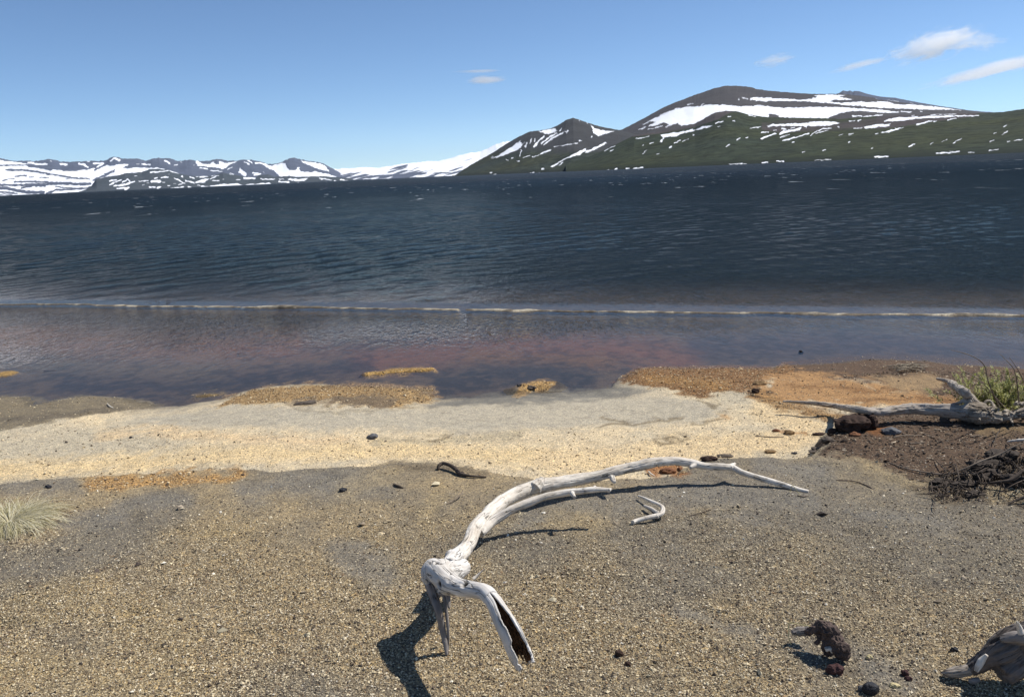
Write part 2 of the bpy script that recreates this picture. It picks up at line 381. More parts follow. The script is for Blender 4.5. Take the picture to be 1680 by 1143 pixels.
def ground_mat():
    n = N('sand')
    tc = n.n('TexCoord').outputs['Object']
    v1 = n.n('TexVoronoi', {'Vector': tc, 'Scale': 150.0, 'Randomness': 1.0})
    v2 = n.n('TexVoronoi', {'Vector': tc, 'Scale': 62.0})
    ns = n.n('TexNoise', {'Vector': tc, 'Scale': 9.0, 'Detail': 8.0, 'Roughness': 0.7}).outputs[0]
    nf = n.n('TexNoise', {'Vector': tc, 'Scale': 260.0, 'Detail': 3.0}).outputs[0]
    r1 = n.n('SeparateColor', {0: v1.outputs['Color']}).outputs[0]
    r2 = n.n('SeparateColor', {0: v2.outputs['Color']}).outputs[1]
    gra_ = n.attr('gra'); base = n.attr('gcol', 'Color')
    k1 = n.ramp(r1, [(0.0, (0.45, 0.42, 0.40)), (0.35, (0.8, 0.78, 0.75)), (0.75, (1.15, 1.1, 1.0)), (1.0, (1.9, 1.75, 1.4))])
    k2 = n.ramp(r2, [(0.0, (0.55, 0.52, 0.5)), (0.3, (0.9, 0.9, 0.9)), (0.8, (1.1, 1.08, 1.0)), (1.0, (1.6, 1.5, 1.25))])
    a = n.mix(n.math('MULTIPLY_ADD', gra_, 0.35, 0.6), (1, 1, 1), k1)
    b = n.mix(n.math('MULTIPLY_ADD', gra_, 0.5, 0.2), (1, 1, 1), k2)
    c = n.mix(1.0, base, a, 'MULTIPLY'); c = n.mix(1.0, c, b, 'MULTIPLY')
    k3 = n.ramp(ns, [(0.25, (0.66, 0.64, 0.62)), (0.5, (1, 1, 1)), (0.75, (1.25, 1.22, 1.15))])
    c = n.mix(0.8, c, k3, 'MULTIPLY')
    h = n.math('ADD', n.math('MULTIPLY', nf, 0.5), n.math('MULTIPLY', v1.outputs['Distance'], n.math('MULTIPLY_ADD', gra_, 0.9, 0.3)))
    h = n.math('ADD', h, n.math('MULTIPLY', ns, 2.0))
    bn = n.bump(h, 0.8, 0.006)
    rough = n.math('MULTIPLY_ADD', n.attr('wet'), -0.45, 0.92)
    return n.surf(n.pbsdf(Base_Color=c, Roughness=rough, Normal=bn, Specular_IOR_Level=n.math('MULTIPLY_ADD', n.attr('wet'), 0.4, 0.15)))
M_SAND = ground_mat()
tag(link('ground', me, M_SAND), kind='structure', label='grey and pale pumice sand beach running down into the lake bed')

# thin sand bar standing just out of the water
def sandbar():
    pts = np.array(BAR); seg = np.r_[0, np.cumsum(np.linalg.norm(np.diff(pts, axis=0), axis=1))]
    L = seg[-1]; s = np.arange(0, L, 0.03)
    bx = np.interp(s, seg, pts[:, 0]); by = np.interp(s, seg, pts[:, 1])
    tx = np.gradient(bx); ty = np.gradient(by); q = np.hypot(tx, ty); nx, ny = -ty/q, tx/q
    w = np.linspace(-0.9, 1.1, 90)
    wob = 0.14*fbm2(s*0.35, s*0, 3, 51)+0.07*fbm2(s*2.2, s*0, 3, 52)
    XX = bx[:, None]+nx[:, None]*w; YY = by[:, None]+ny[:, None]*w
    inter = 0.6+0.75*fbm2(s*0.45, s*0+3, 4, 53)
    d = (w[None]-wob[:, None])
    wd_ = 0.095*(0.75+0.7*fbm2(s*1.3, s*0+9, 2, 54))[:, None]
    zz = -0.06+0.084*np.exp(-(d/wd_)**2)*np.clip(inter+0.15*fbm2(s*5, s*0+93, 3, 87), 0.90, 1.2)[:, None]
    d2 = d-0.62
    zz = np.maximum(zz, -0.06+0.062*np.exp(-(d2/0.07)**2)*np.clip(0.35+0.9*fbm2(s*0.25, s*0+33, 3, 57), 0, 1.1)[:, None])
    d3 = d+0.45
    zz = np.maximum(zz, -0.06+0.064*np.exp(-(d3/0.10)**2)*np.clip(0.1+1.2*fbm2(s*0.4, s*0+63, 3, 58), 0, 1.05)[:, None])
    zz = zz+0.0035*fbm2(XX*6, YY*6, 3, 55)+0.003*fbm2(XX*25, YY*25, 2, 56)
    V = np.stack([XX, YY, zz], -1).reshape(-1, 3)
    me = newmesh('sandbar', V, gridfaces(len(s), len(w))[:, ::-1])
    f = sstep(-0.15, 0.3, fbm2(V[:, 0]*4, V[:, 1]*14, 4, 59))[:, None]
    c = np.array((0.50, 0.46, 0.38))*f+np.array((0.16, 0.14, 0.115))*(1-f)
    dry = sstep(-0.015, 0.004, V[:, 2])[:, None]
    c = c*dry+np.array((0.06, 0.052, 0.05))*(1-dry)
    vattr(me, 'gcol', c); fattr(me, 'gra', np.full(len(V), 0.6)); fattr(me, 'wet', np.full(len(V), 0.2))
    tag(link('sandbar', me, M_SAND), kind='structure', label='long thin bar of yellowish pumice sand breaking the lake surface')
sandbar()

# ================================================================== WATER
def water():
    ang = np.radians(np.linspace(-56, 56, 760))
    r = [3.5]
    while r[-1] < 24000: r.append(r[-1]*(1.0052 if r[-1] < 90 else (1.02 if r[-1] < 400 else 1.08)))
    r = np.array(r)
    RR, AA = np.meshgrid(r, ang, indexing='ij')
    X = (RR*np.sin(AA)).ravel(); Y = (RR*np.cos(AA)).ravel(); R = RR.ravel()
    near = R < 60
    db = np.full(X.shape, 60.0)
    # signed distance beyond the bar
    b = np.array(BAR)
    yb = np.interp(X, b[:, 0], b[:, 1], left=b[0, 1], right=b[-1, 1])
    sl = 0.92
    db = (Y-yb)*sl
    out = 0.75*sstep(0.40, 0.95, db)+0.25*sstep(0.9, 3.5, db); far = sstep(1.5, 14, db)
    lag = (db < 0)
    ds = np.full(X.shape, -20.0); nn = (R < 22) & (Y < 18)
    ds[nn] = poly_sd(X[nn], Y[nn], LAND)
    lagamp = sstep(0.2, 2.8, -ds)*sstep(-0.1, -0.7, db)
    amp = np.where(db > 0, 0.25*out+0.75*far*out, 0.0)
    amp *= 1-sstep(70, 180, R)
    Z = np.zeros(X.shape); rg = np.random.default_rng(3)
    wind = math.radians(118)
    m = near | (R < 180)
    xs, ys = X[m], Y[m]; zz = np.zeros(xs.shape); sp_ = (R[m]*0.0052)
    for q in range(70):
        lam = 0.22*(1.6/0.22)**rg.random(); k = 2*math.pi/lam
        th = wind+rg.normal(0, 0.55)
        a = 0.026*lam/(70**0.5)*0.5
        fade = np.clip((lam/2.6-sp_)/(lam/6), 0, 1)
        ph = k*(xs*math.sin(th)+ys*math.cos(th))+rg.random()*6.28
        s_ = np.sin(ph)
        zz += a*fade*(s_+0.25*np.cos(2*ph))
    Z[m] = zz*amp[m]
    me = newmesh('lake_water', np.stack([X, Y, Z], -1), gridfaces(len(r), len(ang)))
    rip = np.where(db > 0, 0.10+0.90*out, 0.05+0.95*lagamp*sstep(0, 5.5, -ds))
    gust = 0.85+0.30*fbm2(np.arctan2(X, Y)*5, np.log(R)*7, 3, 61)
    rip = rip*np.clip(gust*(1-sstep(60, 160, R))+0.95*sstep(60, 160, R), 0.4, 1.3)
    fattr(me, 'rip', rip); fattr(me, 'deep', sstep(0.2, 5.0, db)); fattr(me, 'dist', R)
    n = N('water')
    tc = n.n('TexCoord').outputs['Object']
    mp = n.n('Mapping', {'Vector': tc, 'Rotation': (0, 0, math.radians(24)), 'Scale': (1.5, 0.7, 1.0)}).outputs[0]
    mpn = n.n('Mapping', {'Vector': tc, 'Rotation': (0, 0, math.radians(14)), 'Scale': (2.3, 0.55, 1.0)}).outputs[0]
    mpf2 = n.n('Mapping', {'Vector': tc, 'Rotation': (0, 0, math.radians(10)), 'Scale': (3.0, 0.30, 1.0)}).outputs[0]
    nA = n.n('TexNoise', {'Vector': mp, 'Scale': 12.0, 'Detail': 2.0, 'Roughness': 0.5}).outputs[0]
    nB = n.n('TexNoise', {'Vector': mpn, 'Scale': 5.6, 'Detail': 2.0, 'Roughness': 0.5, 'Distortion': 0.6}).outputs[0]
    nE = n.n('TexNoise', {'Vector': mp, 'Scale': 5.4, 'Detail': 3.0, 'Roughness': 0.6, 'Distortion': 0.4}).outputs[0]
    nC = n.n('TexNoise', {'Vector': mpf2, 'Scale': 0.8, 'Detail': 3.0, 'Roughness': 0.6}).outputs[0]
    nD = n.n('TexNoise', {'Vector': mpf2, 'Scale': 0.14, 'Detail': 3.0, 'Roughness': 0.6}).outputs[0]
    dist = n.attr('dist'); ripa = n.attr('rip')
    fC = n.math('MULTIPLY_ADD', dist, 1/60.0, -0.5, clamp=True)
    fD = n.math('MULTIPLY_ADD', dist, 1/250.0, -0.6, clamp=True)
    # ridged crests: sharp tops, broad troughs
    rB = n.math('SUBTRACT', 1.0, n.math('ABSOLUTE', n.math('MULTIPLY_ADD', nB, 2.0, -1.0)))
    rE = n.math('SUBTRACT', 1.0, n.math('ABSOLUTE', n.math('MULTIPLY_ADD', nE, 2.0, -1.0)))
    h = n.math('ADD', n.math('ADD', n.math('MULTIPLY', nA, 0.030), n.math('MULTIPLY', rB, 0.042)), n.math('MULTIPLY', rE, 0.075))
    h = n.math('ADD', h, n.math('MULTIPLY', n.math('MULTIPLY', nC, 0.55), fC))
    h = n.math('ADD', h, n.math('MULTIPLY', n.math('MULTIPLY', nD, 2.6), fD))
    bn = n.bump(h, ripa, 1.0)
    fr = n.n('Fresnel', {'IOR': 1.333, 'Normal': bn}).outputs[0]
    gcol_ = n.mix(n.attr('deep'), (0.52, 0.50, 0.48), n.mix(n.math('MULTIPLY_ADD', n.attr('dist'), 1/90.0, -0.15, clamp=True), (0.40, 0.40, 0.38), (0.165, 0.178, 0.185)))
    gl = n.n('BsdfGlossy', {'Color': gcol_, 'Roughness': n.math('ADD', n.math('MULTIPLY_ADD', ripa, 0.05, 0.02), n.math('MULTIPLY', n.math('MULTIPLY_ADD', n.attr('dist'), 1/260.0, -0.2, clamp=True), 0.28)), 'Normal': bn}).outputs[0]
    df = n.n('BsdfDiffuse', {'Color': (0.008, 0.014, 0.019, 1)}).outputs[0]
    trp = n.n('BsdfTransparent', {'Color': (0.93, 0.93, 0.94, 1)}).outputs[0]
    body = n.n('MixShader', {0: n.attr('deep'), 1: trp, 2: df}).outputs[0]
    s1 = n.n('MixShader', {0: fr, 1: body, 2: gl}).outputs[0]
    # small whitecaps far out
    mpf = n.n('Mapping', {'Vector': tc, 'Rotation': (0, 0, math.radians(5)), 'Scale': (0.42, 0.11, 1.0)}).outputs[0]
    nf = n.n('TexNoise', {'Vector': mpf, 'Scale': 1.0, 'Detail': 6.0, 'Roughness': 0.72}).outputs[0]
    fm = n.math('MULTIPLY', n.math('SUBTRACT', nf, 0.635), 25.0, clamp=True)
    fm = n.math('MULTIPLY', fm, n.math('MULTIPLY_ADD', dist, 1/60.0, -0.9, clamp=True))
    foam = n.n('BsdfDiffuse', {'Color': (0.75, 0.78, 0.8, 1)}).outputs[0]
    s2 = n.n('MixShader', {0: fm, 1: s1, 2: foam}).outputs[0]
    tag(link('lake_water', me, n.surf(s2)), kind='structure', label='wind-ruffled dark blue lake with a shallow lagoon along the beach')
water()

# ================================================================== HILLS
def zc(o, s, pts): return [(x/s+o[0], y/s+o[1]) for x, y in pts]
Z8 = ((0, 240), 7.636); Z7 = ((180, 240), 7.636); Z6 = ((360, 240), 7.0); Z5 = ((540, 220), 5.6); Z4 = ((740, 180), 5.25)
Z1 = ((1040, 130), 7.145); Z2 = ((1240, 130), 7.145); Z3 = ((1440, 130), 7.0)
def P_(zm, pts): return ('p', zc(*zm, pts))
def S_(zm, r, *pts): return ('s', zc(*zm, list(pts)), 0.85*r/zm[1])
def azel(px):
    out = []
    for x, y in px:
        d = ray(x, y); out.append((math.atan2(d[0], d[1]), d[2]/math.hypot(d[0], d[1])))
    out.sort(); return np.array(out)

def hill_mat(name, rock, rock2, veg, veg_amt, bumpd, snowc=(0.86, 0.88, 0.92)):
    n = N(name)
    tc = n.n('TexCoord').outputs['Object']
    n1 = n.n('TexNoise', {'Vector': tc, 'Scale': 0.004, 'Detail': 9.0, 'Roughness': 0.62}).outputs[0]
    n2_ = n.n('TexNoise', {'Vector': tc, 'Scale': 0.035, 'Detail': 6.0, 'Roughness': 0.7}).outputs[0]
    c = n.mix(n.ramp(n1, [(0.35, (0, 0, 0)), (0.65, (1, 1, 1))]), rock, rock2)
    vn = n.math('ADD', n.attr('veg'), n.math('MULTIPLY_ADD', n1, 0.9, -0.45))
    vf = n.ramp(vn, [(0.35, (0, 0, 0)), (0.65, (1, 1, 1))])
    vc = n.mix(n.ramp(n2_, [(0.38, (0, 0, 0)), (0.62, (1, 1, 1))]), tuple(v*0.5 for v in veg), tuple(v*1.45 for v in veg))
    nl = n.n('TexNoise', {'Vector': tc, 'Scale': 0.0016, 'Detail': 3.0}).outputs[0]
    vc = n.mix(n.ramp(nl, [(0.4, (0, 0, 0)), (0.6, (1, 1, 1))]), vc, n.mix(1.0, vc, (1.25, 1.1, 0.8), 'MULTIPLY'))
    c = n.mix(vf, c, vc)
    c = n.mix(n.attr('low'), c, (veg[0]*0.5, veg[1]*0.5, veg[2]*0.5))
    sn = n.math('ADD', n.attr('snow'), n.math('MULTIPLY', n.math('SUBTRACT', n2_, 0.5), n.attr('rag')))
    n3_ = n.n('TexNoise', {'Vector': tc, 'Scale': 0.16, 'Detail': 4.0, 'Roughness': 0.7}).outputs[0]
    sn = n.math('ADD', sn, n.math('MULTIPLY', n.math('SUBTRACT', n3_, 0.5), n.math('MULTIPLY', n.attr('rag'), 1.3)))
    sf = n.math('MULTIPLY_ADD', sn, 1.5, 0.5, clamp=True)
    c = n.mix(sf, c, snowc)
    h = n.math('MULTIPLY', n2_, n.math('SUBTRACT', 1.0, n.math('MULTIPLY', sf, 0.93)))
    bn = n.bump(h, 1.0, bumpd)
    return n.surf(n.pbsdf(Base_Color=c, Roughness=0.95, Normal=bn, Specular_IOR_Level=0.1))

def hill(name, label, sky_px, r0, r1, mat, shapes_snow=(), shapes_rock=(), base_snow=None, step=0.00075, nt_=120, k=1.25, rug=0.05,
         veg=None, rag=2.2, jit=0.6, noise_snow=None, lowb=0.0, seed=0, backr=1.45):
    S = azel(sky_px)
    az = np.arange(S[0, 0], S[-1, 0], step)
    el = np.interp(az, S[:, 0], S[:, 1])
    r0v = r0(az) if callable(r0) else np.full(az.shape, float(r0))
    r1v = r1(az) if callable(r1) else np.full(az.shape, float(r1))
    ej = (jit/F)*fbm2(az*450, az*0, 3, seed+1)
    h1 = np.maximum(el*r1v+CZ, 3)
    t = np.r_[np.linspace(0, 1, nt_), 1+np.linspace(0.02, 1, 24)]
    T, A = np.meshgrid(t, az, indexing='ij'); Hh = np.broadcast_to(h1, T.shape); R0_ = np.broadcast_to(r0v, T.shape); R1_ = np.broadcast_to(r1v, T.shape)
    R = np.where(T <= 1, R0_+(R1_-R0_)*T, R1_*(1+(T-1)*(backr-1)))
    P = np.where(T <= 1, np.maximum(T, 0)**k, np.clip(1-(T-1), 0, 1)**1.5)
    X = R*np.sin(A); Y = R*np.cos(A)
    win = np.clip(T*6, 0, 1)*np.clip((1-T)*5, 0, 1)*(T <= 1)
    L = float(r1v.mean())*0.09
    ridge = 1-2*np.abs(fbm2(X/L, Y/L, 5, seed+2))
    wl = np.abs(fbm2(A*38+fbm2(X/L, Y/L, 3, seed+9)*0.6, R/(L*9), 3, seed+3))
    Zz = Hh*P*(1+rug*win*(ridge-0.5)*1.6)+Hh*rug*win*(wl-0.35)*0.5
    Zz = Zz+(ej*r1v)[None, :]*np.clip(T, 0, 1)**10*(T <= 1)
    Zz = np.where(T < 0.004, -2.0, Zz)
    V = np.stack([X, Y, Zz], -1).reshape(-1, 3)
    me = newmesh(name, V, gridfaces(len(t), len(az)))
    qx, qy = proj(V)
    jx = 2.0*fbm2(qx/4+qy/6, qy/2.5, 3, seed+5); jy = 1.5*fbm2(qx/4+50+qy/6, qy/2.5, 3, seed+6)
    qx2, qy2 = qx+jx, qy+jy
    sn = np.full(len(V), -6.0)
    if base_snow is not None:
        for s in base_snow: sn = np.maximum(sn, shape_sd(qx2, qy2, s, 6))
        for s in shapes_rock: sn = np.minimum(sn, -shape_sd(qx2, qy2, s, 6))
    if noise_snow is not None: sn = np.maximum(sn, noise_snow(qx, qy))
    for s in shapes_snow: sn = np.maximum(sn, shape_sd(qx2, qy2, s, 6))
    back = (T.ravel() > 1.001)
    sn = np.where(back, -3, sn)
    fattr(me, 'snow', np.clip(sn, -6, 6)); fattr(me, 'rag', np.full(len(V), rag))
    vg = veg(qx, qy, V) if veg else np.zeros(len(V))
    fattr(me, 'veg', vg)
    fattr(me, 'low', np.clip((lowb-V[:, 2])/max(lowb, 1)*1.6, 0, 1)*0.8 if lowb else np.zeros(len(V)))
    return tag(link(name, me, mat), kind='structure', label=label)

# -- far left snowy range
skyE = zc(*Z8, [(-900, 90), (-400, 120), (0, 150), (60, 165), (180, 180), (330, 185), (470, 185), (560, 168), (625, 160), (680, 170), (750, 195), (850, 192), (950, 195), (1050, 190), (1150, 185), (1250, 185), (1330, 175), (1380, 145), (1430, 130), (1480, 135), (1520, 150)]) \
    + zc(*Z7, [(200, 155), (270, 155), (370, 162), (460, 185), (520, 160), (620, 145), (700, 150), (780, 160), (850, 185), (900, 185), (1000, 165), (1050, 175), (1150, 190), (1250, 180), (1340, 160)]) \
    + zc(*Z6, [(100, 165), (200, 165), (270, 150), (360, 155), (460, 175), (560, 205), (640, 205), (720, 180), (800, 140), (860, 135), (940, 150), (1060, 175), (1170, 190), (1230, 220), (1290, 250), (1340, 275), (1420, 330), (1500, 400)])
baseE = [P_(Z8, [(-900, 160), (0, 165), (60, 190), (200, 195), (330, 220), (480, 245), (640, 285), (800, 312), (900, 312), (1100, 292), (1170, 270), (1220, 285), (1350, 235), (1420, 250), (1500, 225), (1600, 230), (1540, 278), (1690, 275), (1690, 345), (1400, 375), (1200, 430), (1150, 700), (-900, 700)]),
         P_(Z7, [(0, 270), (100, 290), (300, 270), (600, 268), (700, 290), (680, 310), (520, 300), (450, 325), (380, 335), (200, 420), (0, 640)])]
rockE = [S_(Z8, r, *p) for r, p in [
    (9, [(-60, 240), (150, 240), (360, 240)]), (20, [(360, 240), (500, 262), (640, 288)]), (13, [(80, 295), (300, 300), (500, 325), (620, 350)]), (11, [(620, 350), (800, 375), (950, 400), (1120, 412)]),
    (7, [(30, 430), (100, 415), (180, 405)]), (9, [(190, 380), (260, 362), (330, 368)]), (6, [(360, 388), (430, 382)]), (6, [(500, 390), (610, 398)]), (5, [(820, 410), (900, 405)]),
    (12, [(180, 445), (400, 445), (600, 450), (900, 465), (1130, 468)]), (14, [(-80, 480), (200, 490), (400, 480), (600, 475), (780, 470), (950, 475), (1130, 478)]),
    (22, [(-60, 515), (100, 530), (200, 550), (330, 575), (550, 580)]), (14, [(270, 520), (420, 490), (560, 500)]), (11, [(-50, 570), (100, 580), (220, 592)]), (6, [(-50, 602), (150, 606)]),
    (13, [(590, 590), (700, 550), (900, 540), (1050, 530), (1200, 510)]), (8, [(700, 510), (860, 520), (1000, 528)]), (11, [(960, 588), (1200, 560), (1330, 535), (1500, 500), (1650, 485)]),
    (10, [(1180, 300), (1260, 250), (1330, 210)]), (14, [(1170, 430), (1300, 370), (1440, 300)])]]
snowE = [S_(Z8, r, *p) for r, p in [(15, [(350, 205), (480, 225), (590, 225)]), (17, [(760, 225), (840, 230)]), (5, [(630, 182), (655, 185)]), (15, [(1000, 220), (1060, 235), (1100, 265)]), (14, [(1180, 215), (1290, 215), (1220, 260)]), (14, [(1390, 185), (1430, 150), (1500, 175)]), (6, [(1090, 190), (1130, 190)])]] \
    + [S_(Z7, r, *p) for r, p in [(16, [(90, 240), (220, 235)]), (6, [(340, 220), (370, 220)]), (9, [(400, 225), (510, 228)]), (17, [(700, 180), (750, 215)]), (8, [(810, 240), (850, 232)]), (8, [(1130, 272), (1230, 280)]), (8, [(1270, 300), (1410, 320)]), (7, [(1470, 290), (1530, 262)]), (6, [(1050, 235), (1060, 238)]), (5, [(880, 195), (905, 200)])]] \
    + [P_(Z7, [(1060, 170), (1100, 180), (1150, 215), (1250, 225), (1300, 190), (1330, 225), (1430, 210), (1580, 200), (1500, 235), (1430, 285), (1280, 265), (1100, 245)])] \
    + [P_(Z6, [(0, 170), (60, 190), (200, 180), (120, 215), (40, 250), (0, 250)]), P_(Z6, [(230, 240), (260, 270), (310, 310), (305, 350), (260, 325), (222, 300)]),
       P_(Z6, [(500, 212), (600, 222), (745, 185), (770, 230), (800, 270), (880, 275), (905, 240), (920, 245), (930, 285), (1060, 300), (1100, 290), (1250, 320), (1350, 345), (1300, 380), (720, 380), (640, 290), (560, 250)]),
       P_(Z6, [(930, 160), (1060, 185), (1150, 200), (1230, 230), (1260, 290), (1180, 280), (1080, 240), (980, 195)])] \
    + [S_(Z6, r, *p) for r, p in [(5, [(90, 265), (140, 240)]), (5, [(120, 310), (160, 325)]), (11, [(390, 310), (470, 315), (400, 335)]), (7, [(290, 180), (340, 205)]), (9, [(330, 165), (370, 190)]), (12, [(410, 190), (500, 200), (600, 240)]), (4, [(500, 290), (520, 310)])]]
M_FAR = hill_mat('haze_tinted_far_rock', (0.11, 0.125, 0.17), (0.088, 0.102, 0.14), (0.05, 0.07, 0.05), 0, 25.0)  # bluish grey: distance haze is mixed into the rock colour itself
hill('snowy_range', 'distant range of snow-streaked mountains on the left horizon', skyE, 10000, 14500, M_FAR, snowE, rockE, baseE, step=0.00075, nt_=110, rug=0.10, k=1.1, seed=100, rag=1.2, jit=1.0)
# -- white ridge in the centre distance
skyF = zc(*Z6, [(1150, 300), (1250, 270), (1340, 262), (1400, 250), (1500, 255), (1600, 245)]) + zc(*Z5, [(0, 318), (100, 318), (250, 310), (340, 305), (450, 310), (550, 295), (660, 275), (800, 262), (900, 250), (1000, 250), (1100, 225), (1200, 195), (1290, 172), (1380, 165), (1450, 135), (1530, 95), (1600, 72), (1660, 65), (1900, 60), (2400, 120)])
def nsF(qx, qy):
    yy = qy-(297.5-(qx-560)*0.043)            # height above the far shoreline, bearing units
    a = fbm2(qx/26+qy/40, (qy+0.28*qx)/3.2, 4, 201)
    b = fbm2(qx/60, qy/8, 3, 202)
    hgt = np.clip(-yy/22, 0, 1.6)
    return (a*1.0+b*0.6+0.05+0.45*hgt-0.30*(hgt < 0.35))*5
rockF = ()
snowF = [S_(Z5, 4, (300, 428), (620, 415), (940, 402)), S_(Z5, 4, (1050, 402), (1140, 394)), S_(Z5, 9, (900, 358), (945, 362)), S_(Z5, 5, (310, 415), (420, 402))]
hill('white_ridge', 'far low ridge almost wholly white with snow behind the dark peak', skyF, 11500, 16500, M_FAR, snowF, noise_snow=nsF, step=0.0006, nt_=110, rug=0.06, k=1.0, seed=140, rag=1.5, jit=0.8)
# -- dark low hills in front of the range
skyG = zc(*Z8, [(850, 596), (980, 575), (1080, 540), (1150, 490), (1200, 415), (1290, 392), (1400, 375), (1500, 360)]) + zc(*Z7, [(180, 340), (250, 335), (400, 325), (500, 290), (600, 280), (660, 290), (750, 300), (870, 345), (950, 360), (1030, 375), (1100, 380), (1280, 370), (1380, 345), (1420, 330)]) \
    + zc(*Z6, [(60, 310), (150, 325), (280, 350), (400, 360), (480, 330), (560, 325), (640, 350), (760, 345), (800, 340), (880, 350), (1000, 350), (1080, 345), (1200, 345), (1350, 355), (1480, 365), (1560, 390), (1650, 402)])
snowG = [S_(Z7, r, *p) for r, p in [(8, [(510, 328), (680, 315), (750, 305), (865, 340)]), (11, [(650, 390), (730, 388)]), (8, [(820, 405), (945, 465)]), (8, [(950, 430), (1060, 462)]), (9, [(900, 375), (920, 385)]), (9, [(1010, 385), (1060, 405)]),
    (6, [(1280, 370), (1370, 372)]), (9, [(1260, 410), (1330, 385)]), (8, [(1290, 435), (1370, 432)]), (20, [(530, 440), (630, 442)]), (9, [(560, 405), (600, 395)]), (5, [(660, 450), (700, 452)]), (8, [(370, 440), (480, 435)]),
    (9, [(0, 480), (140, 420)]), (11, [(0, 435), (80, 420)]), (10, [(160, 450), (230, 410), (250, 440)]), (12, [(50, 500), (200, 480), (310, 440)]), (13, [(100, 530), (240, 520), (190, 545)]), (11, [(505, 510), (565, 515)]),
    (12, [(600, 530), (630, 510)]), (6, [(730, 492), (760, 495)]), (8, [(770, 532), (930, 512)]), (9, [(980, 510), (1020, 512)]), (12, [(1150, 500), (1240, 510)]), (5, [(1500, 345), (1550, 352)]), (5, [(1590, 420), (1640, 418)]),
    (6, [(410, 490), (440, 485)]), (6, [(320, 370), (340, 368)]), (5, [(1100, 490), (1130, 488)]), (4, [(740, 350), (750, 350)]), (5, [(800, 470), (830, 470)]), (5, [(860, 490), (920, 468)]), (5, [(700, 530), (740, 530)]), (5, [(470, 455), (495, 460)])]] \
    + [P_(Z7, [(1040, 365), (1120, 355), (1250, 385), (1150, 398)]), P_(Z7, [(1060, 450), (1200, 405), (1250, 400), (1200, 450), (1100, 462)]), P_(Z7, [(1250, 490), (1600, 470), (1690, 488), (1690, 512), (1270, 520)])] \
    + [P_(Z6, [(0, 435), (210, 430), (220, 445), (590, 420), (600, 448), (300, 462), (0, 475)]), P_(Z6, [(780, 375), (1020, 372), (980, 405), (790, 392)])] \
    + [S_(Z6, r, *p) for r, p in [(12, [(280, 368), (405, 370)]), (6, [(480, 378), (630, 378)]), (5, [(690, 380), (740, 380)]), (7, [(610, 440), (660, 432)]), (11, [(690, 408), (800, 415)]), (8, [(840, 432), (870, 432)]), (8, [(900, 420), (980, 432)]),
       (8, [(1030, 428), (1200, 420)]), (6, [(1150, 370), (1290, 388)]), (7, [(1220, 412), (1245, 415)]), (8, [(1320, 395), (1390, 412)]), (10, [(1390, 385), (1510, 408)]), (6, [(1530, 400), (1610, 405)]), (5, [(40, 382), (50, 382)]), (5, [(200, 385), (240, 385)])]]
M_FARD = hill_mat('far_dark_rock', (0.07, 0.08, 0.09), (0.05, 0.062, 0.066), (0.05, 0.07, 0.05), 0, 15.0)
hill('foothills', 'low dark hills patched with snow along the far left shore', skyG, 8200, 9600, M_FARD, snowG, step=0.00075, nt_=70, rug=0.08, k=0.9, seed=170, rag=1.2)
# -- hazy summit behind the dome
skyA = zc(*Z2, [(700, 210), (970, 168), (1025, 132), (1070, 145), (1105, 132), (1135, 150), (1155, 138), (1215, 142), (1280, 165), (1400, 195), (1480, 208), (1560, 215)]) + zc(*Z3, [(200, 215), (400, 255), (600, 290), (750, 315), (900, 335), (1020, 355), (1200, 372), (1600, 400)])
snowA = [S_(Z3, 5, (-68, 221), (22, 230)), S_(Z3, 6, (110, 243), (250, 256)), S_(Z3, 5, (370, 277), (405, 279))]
hill('rocky_summit', 'bluish rocky summit peeping over the shoulder of the dome mountain', skyA, 6500, 9000, M_FAR, snowA, step=0.0007, nt_=50, rug=0.03, k=1.0, seed=180, jit=0.3)
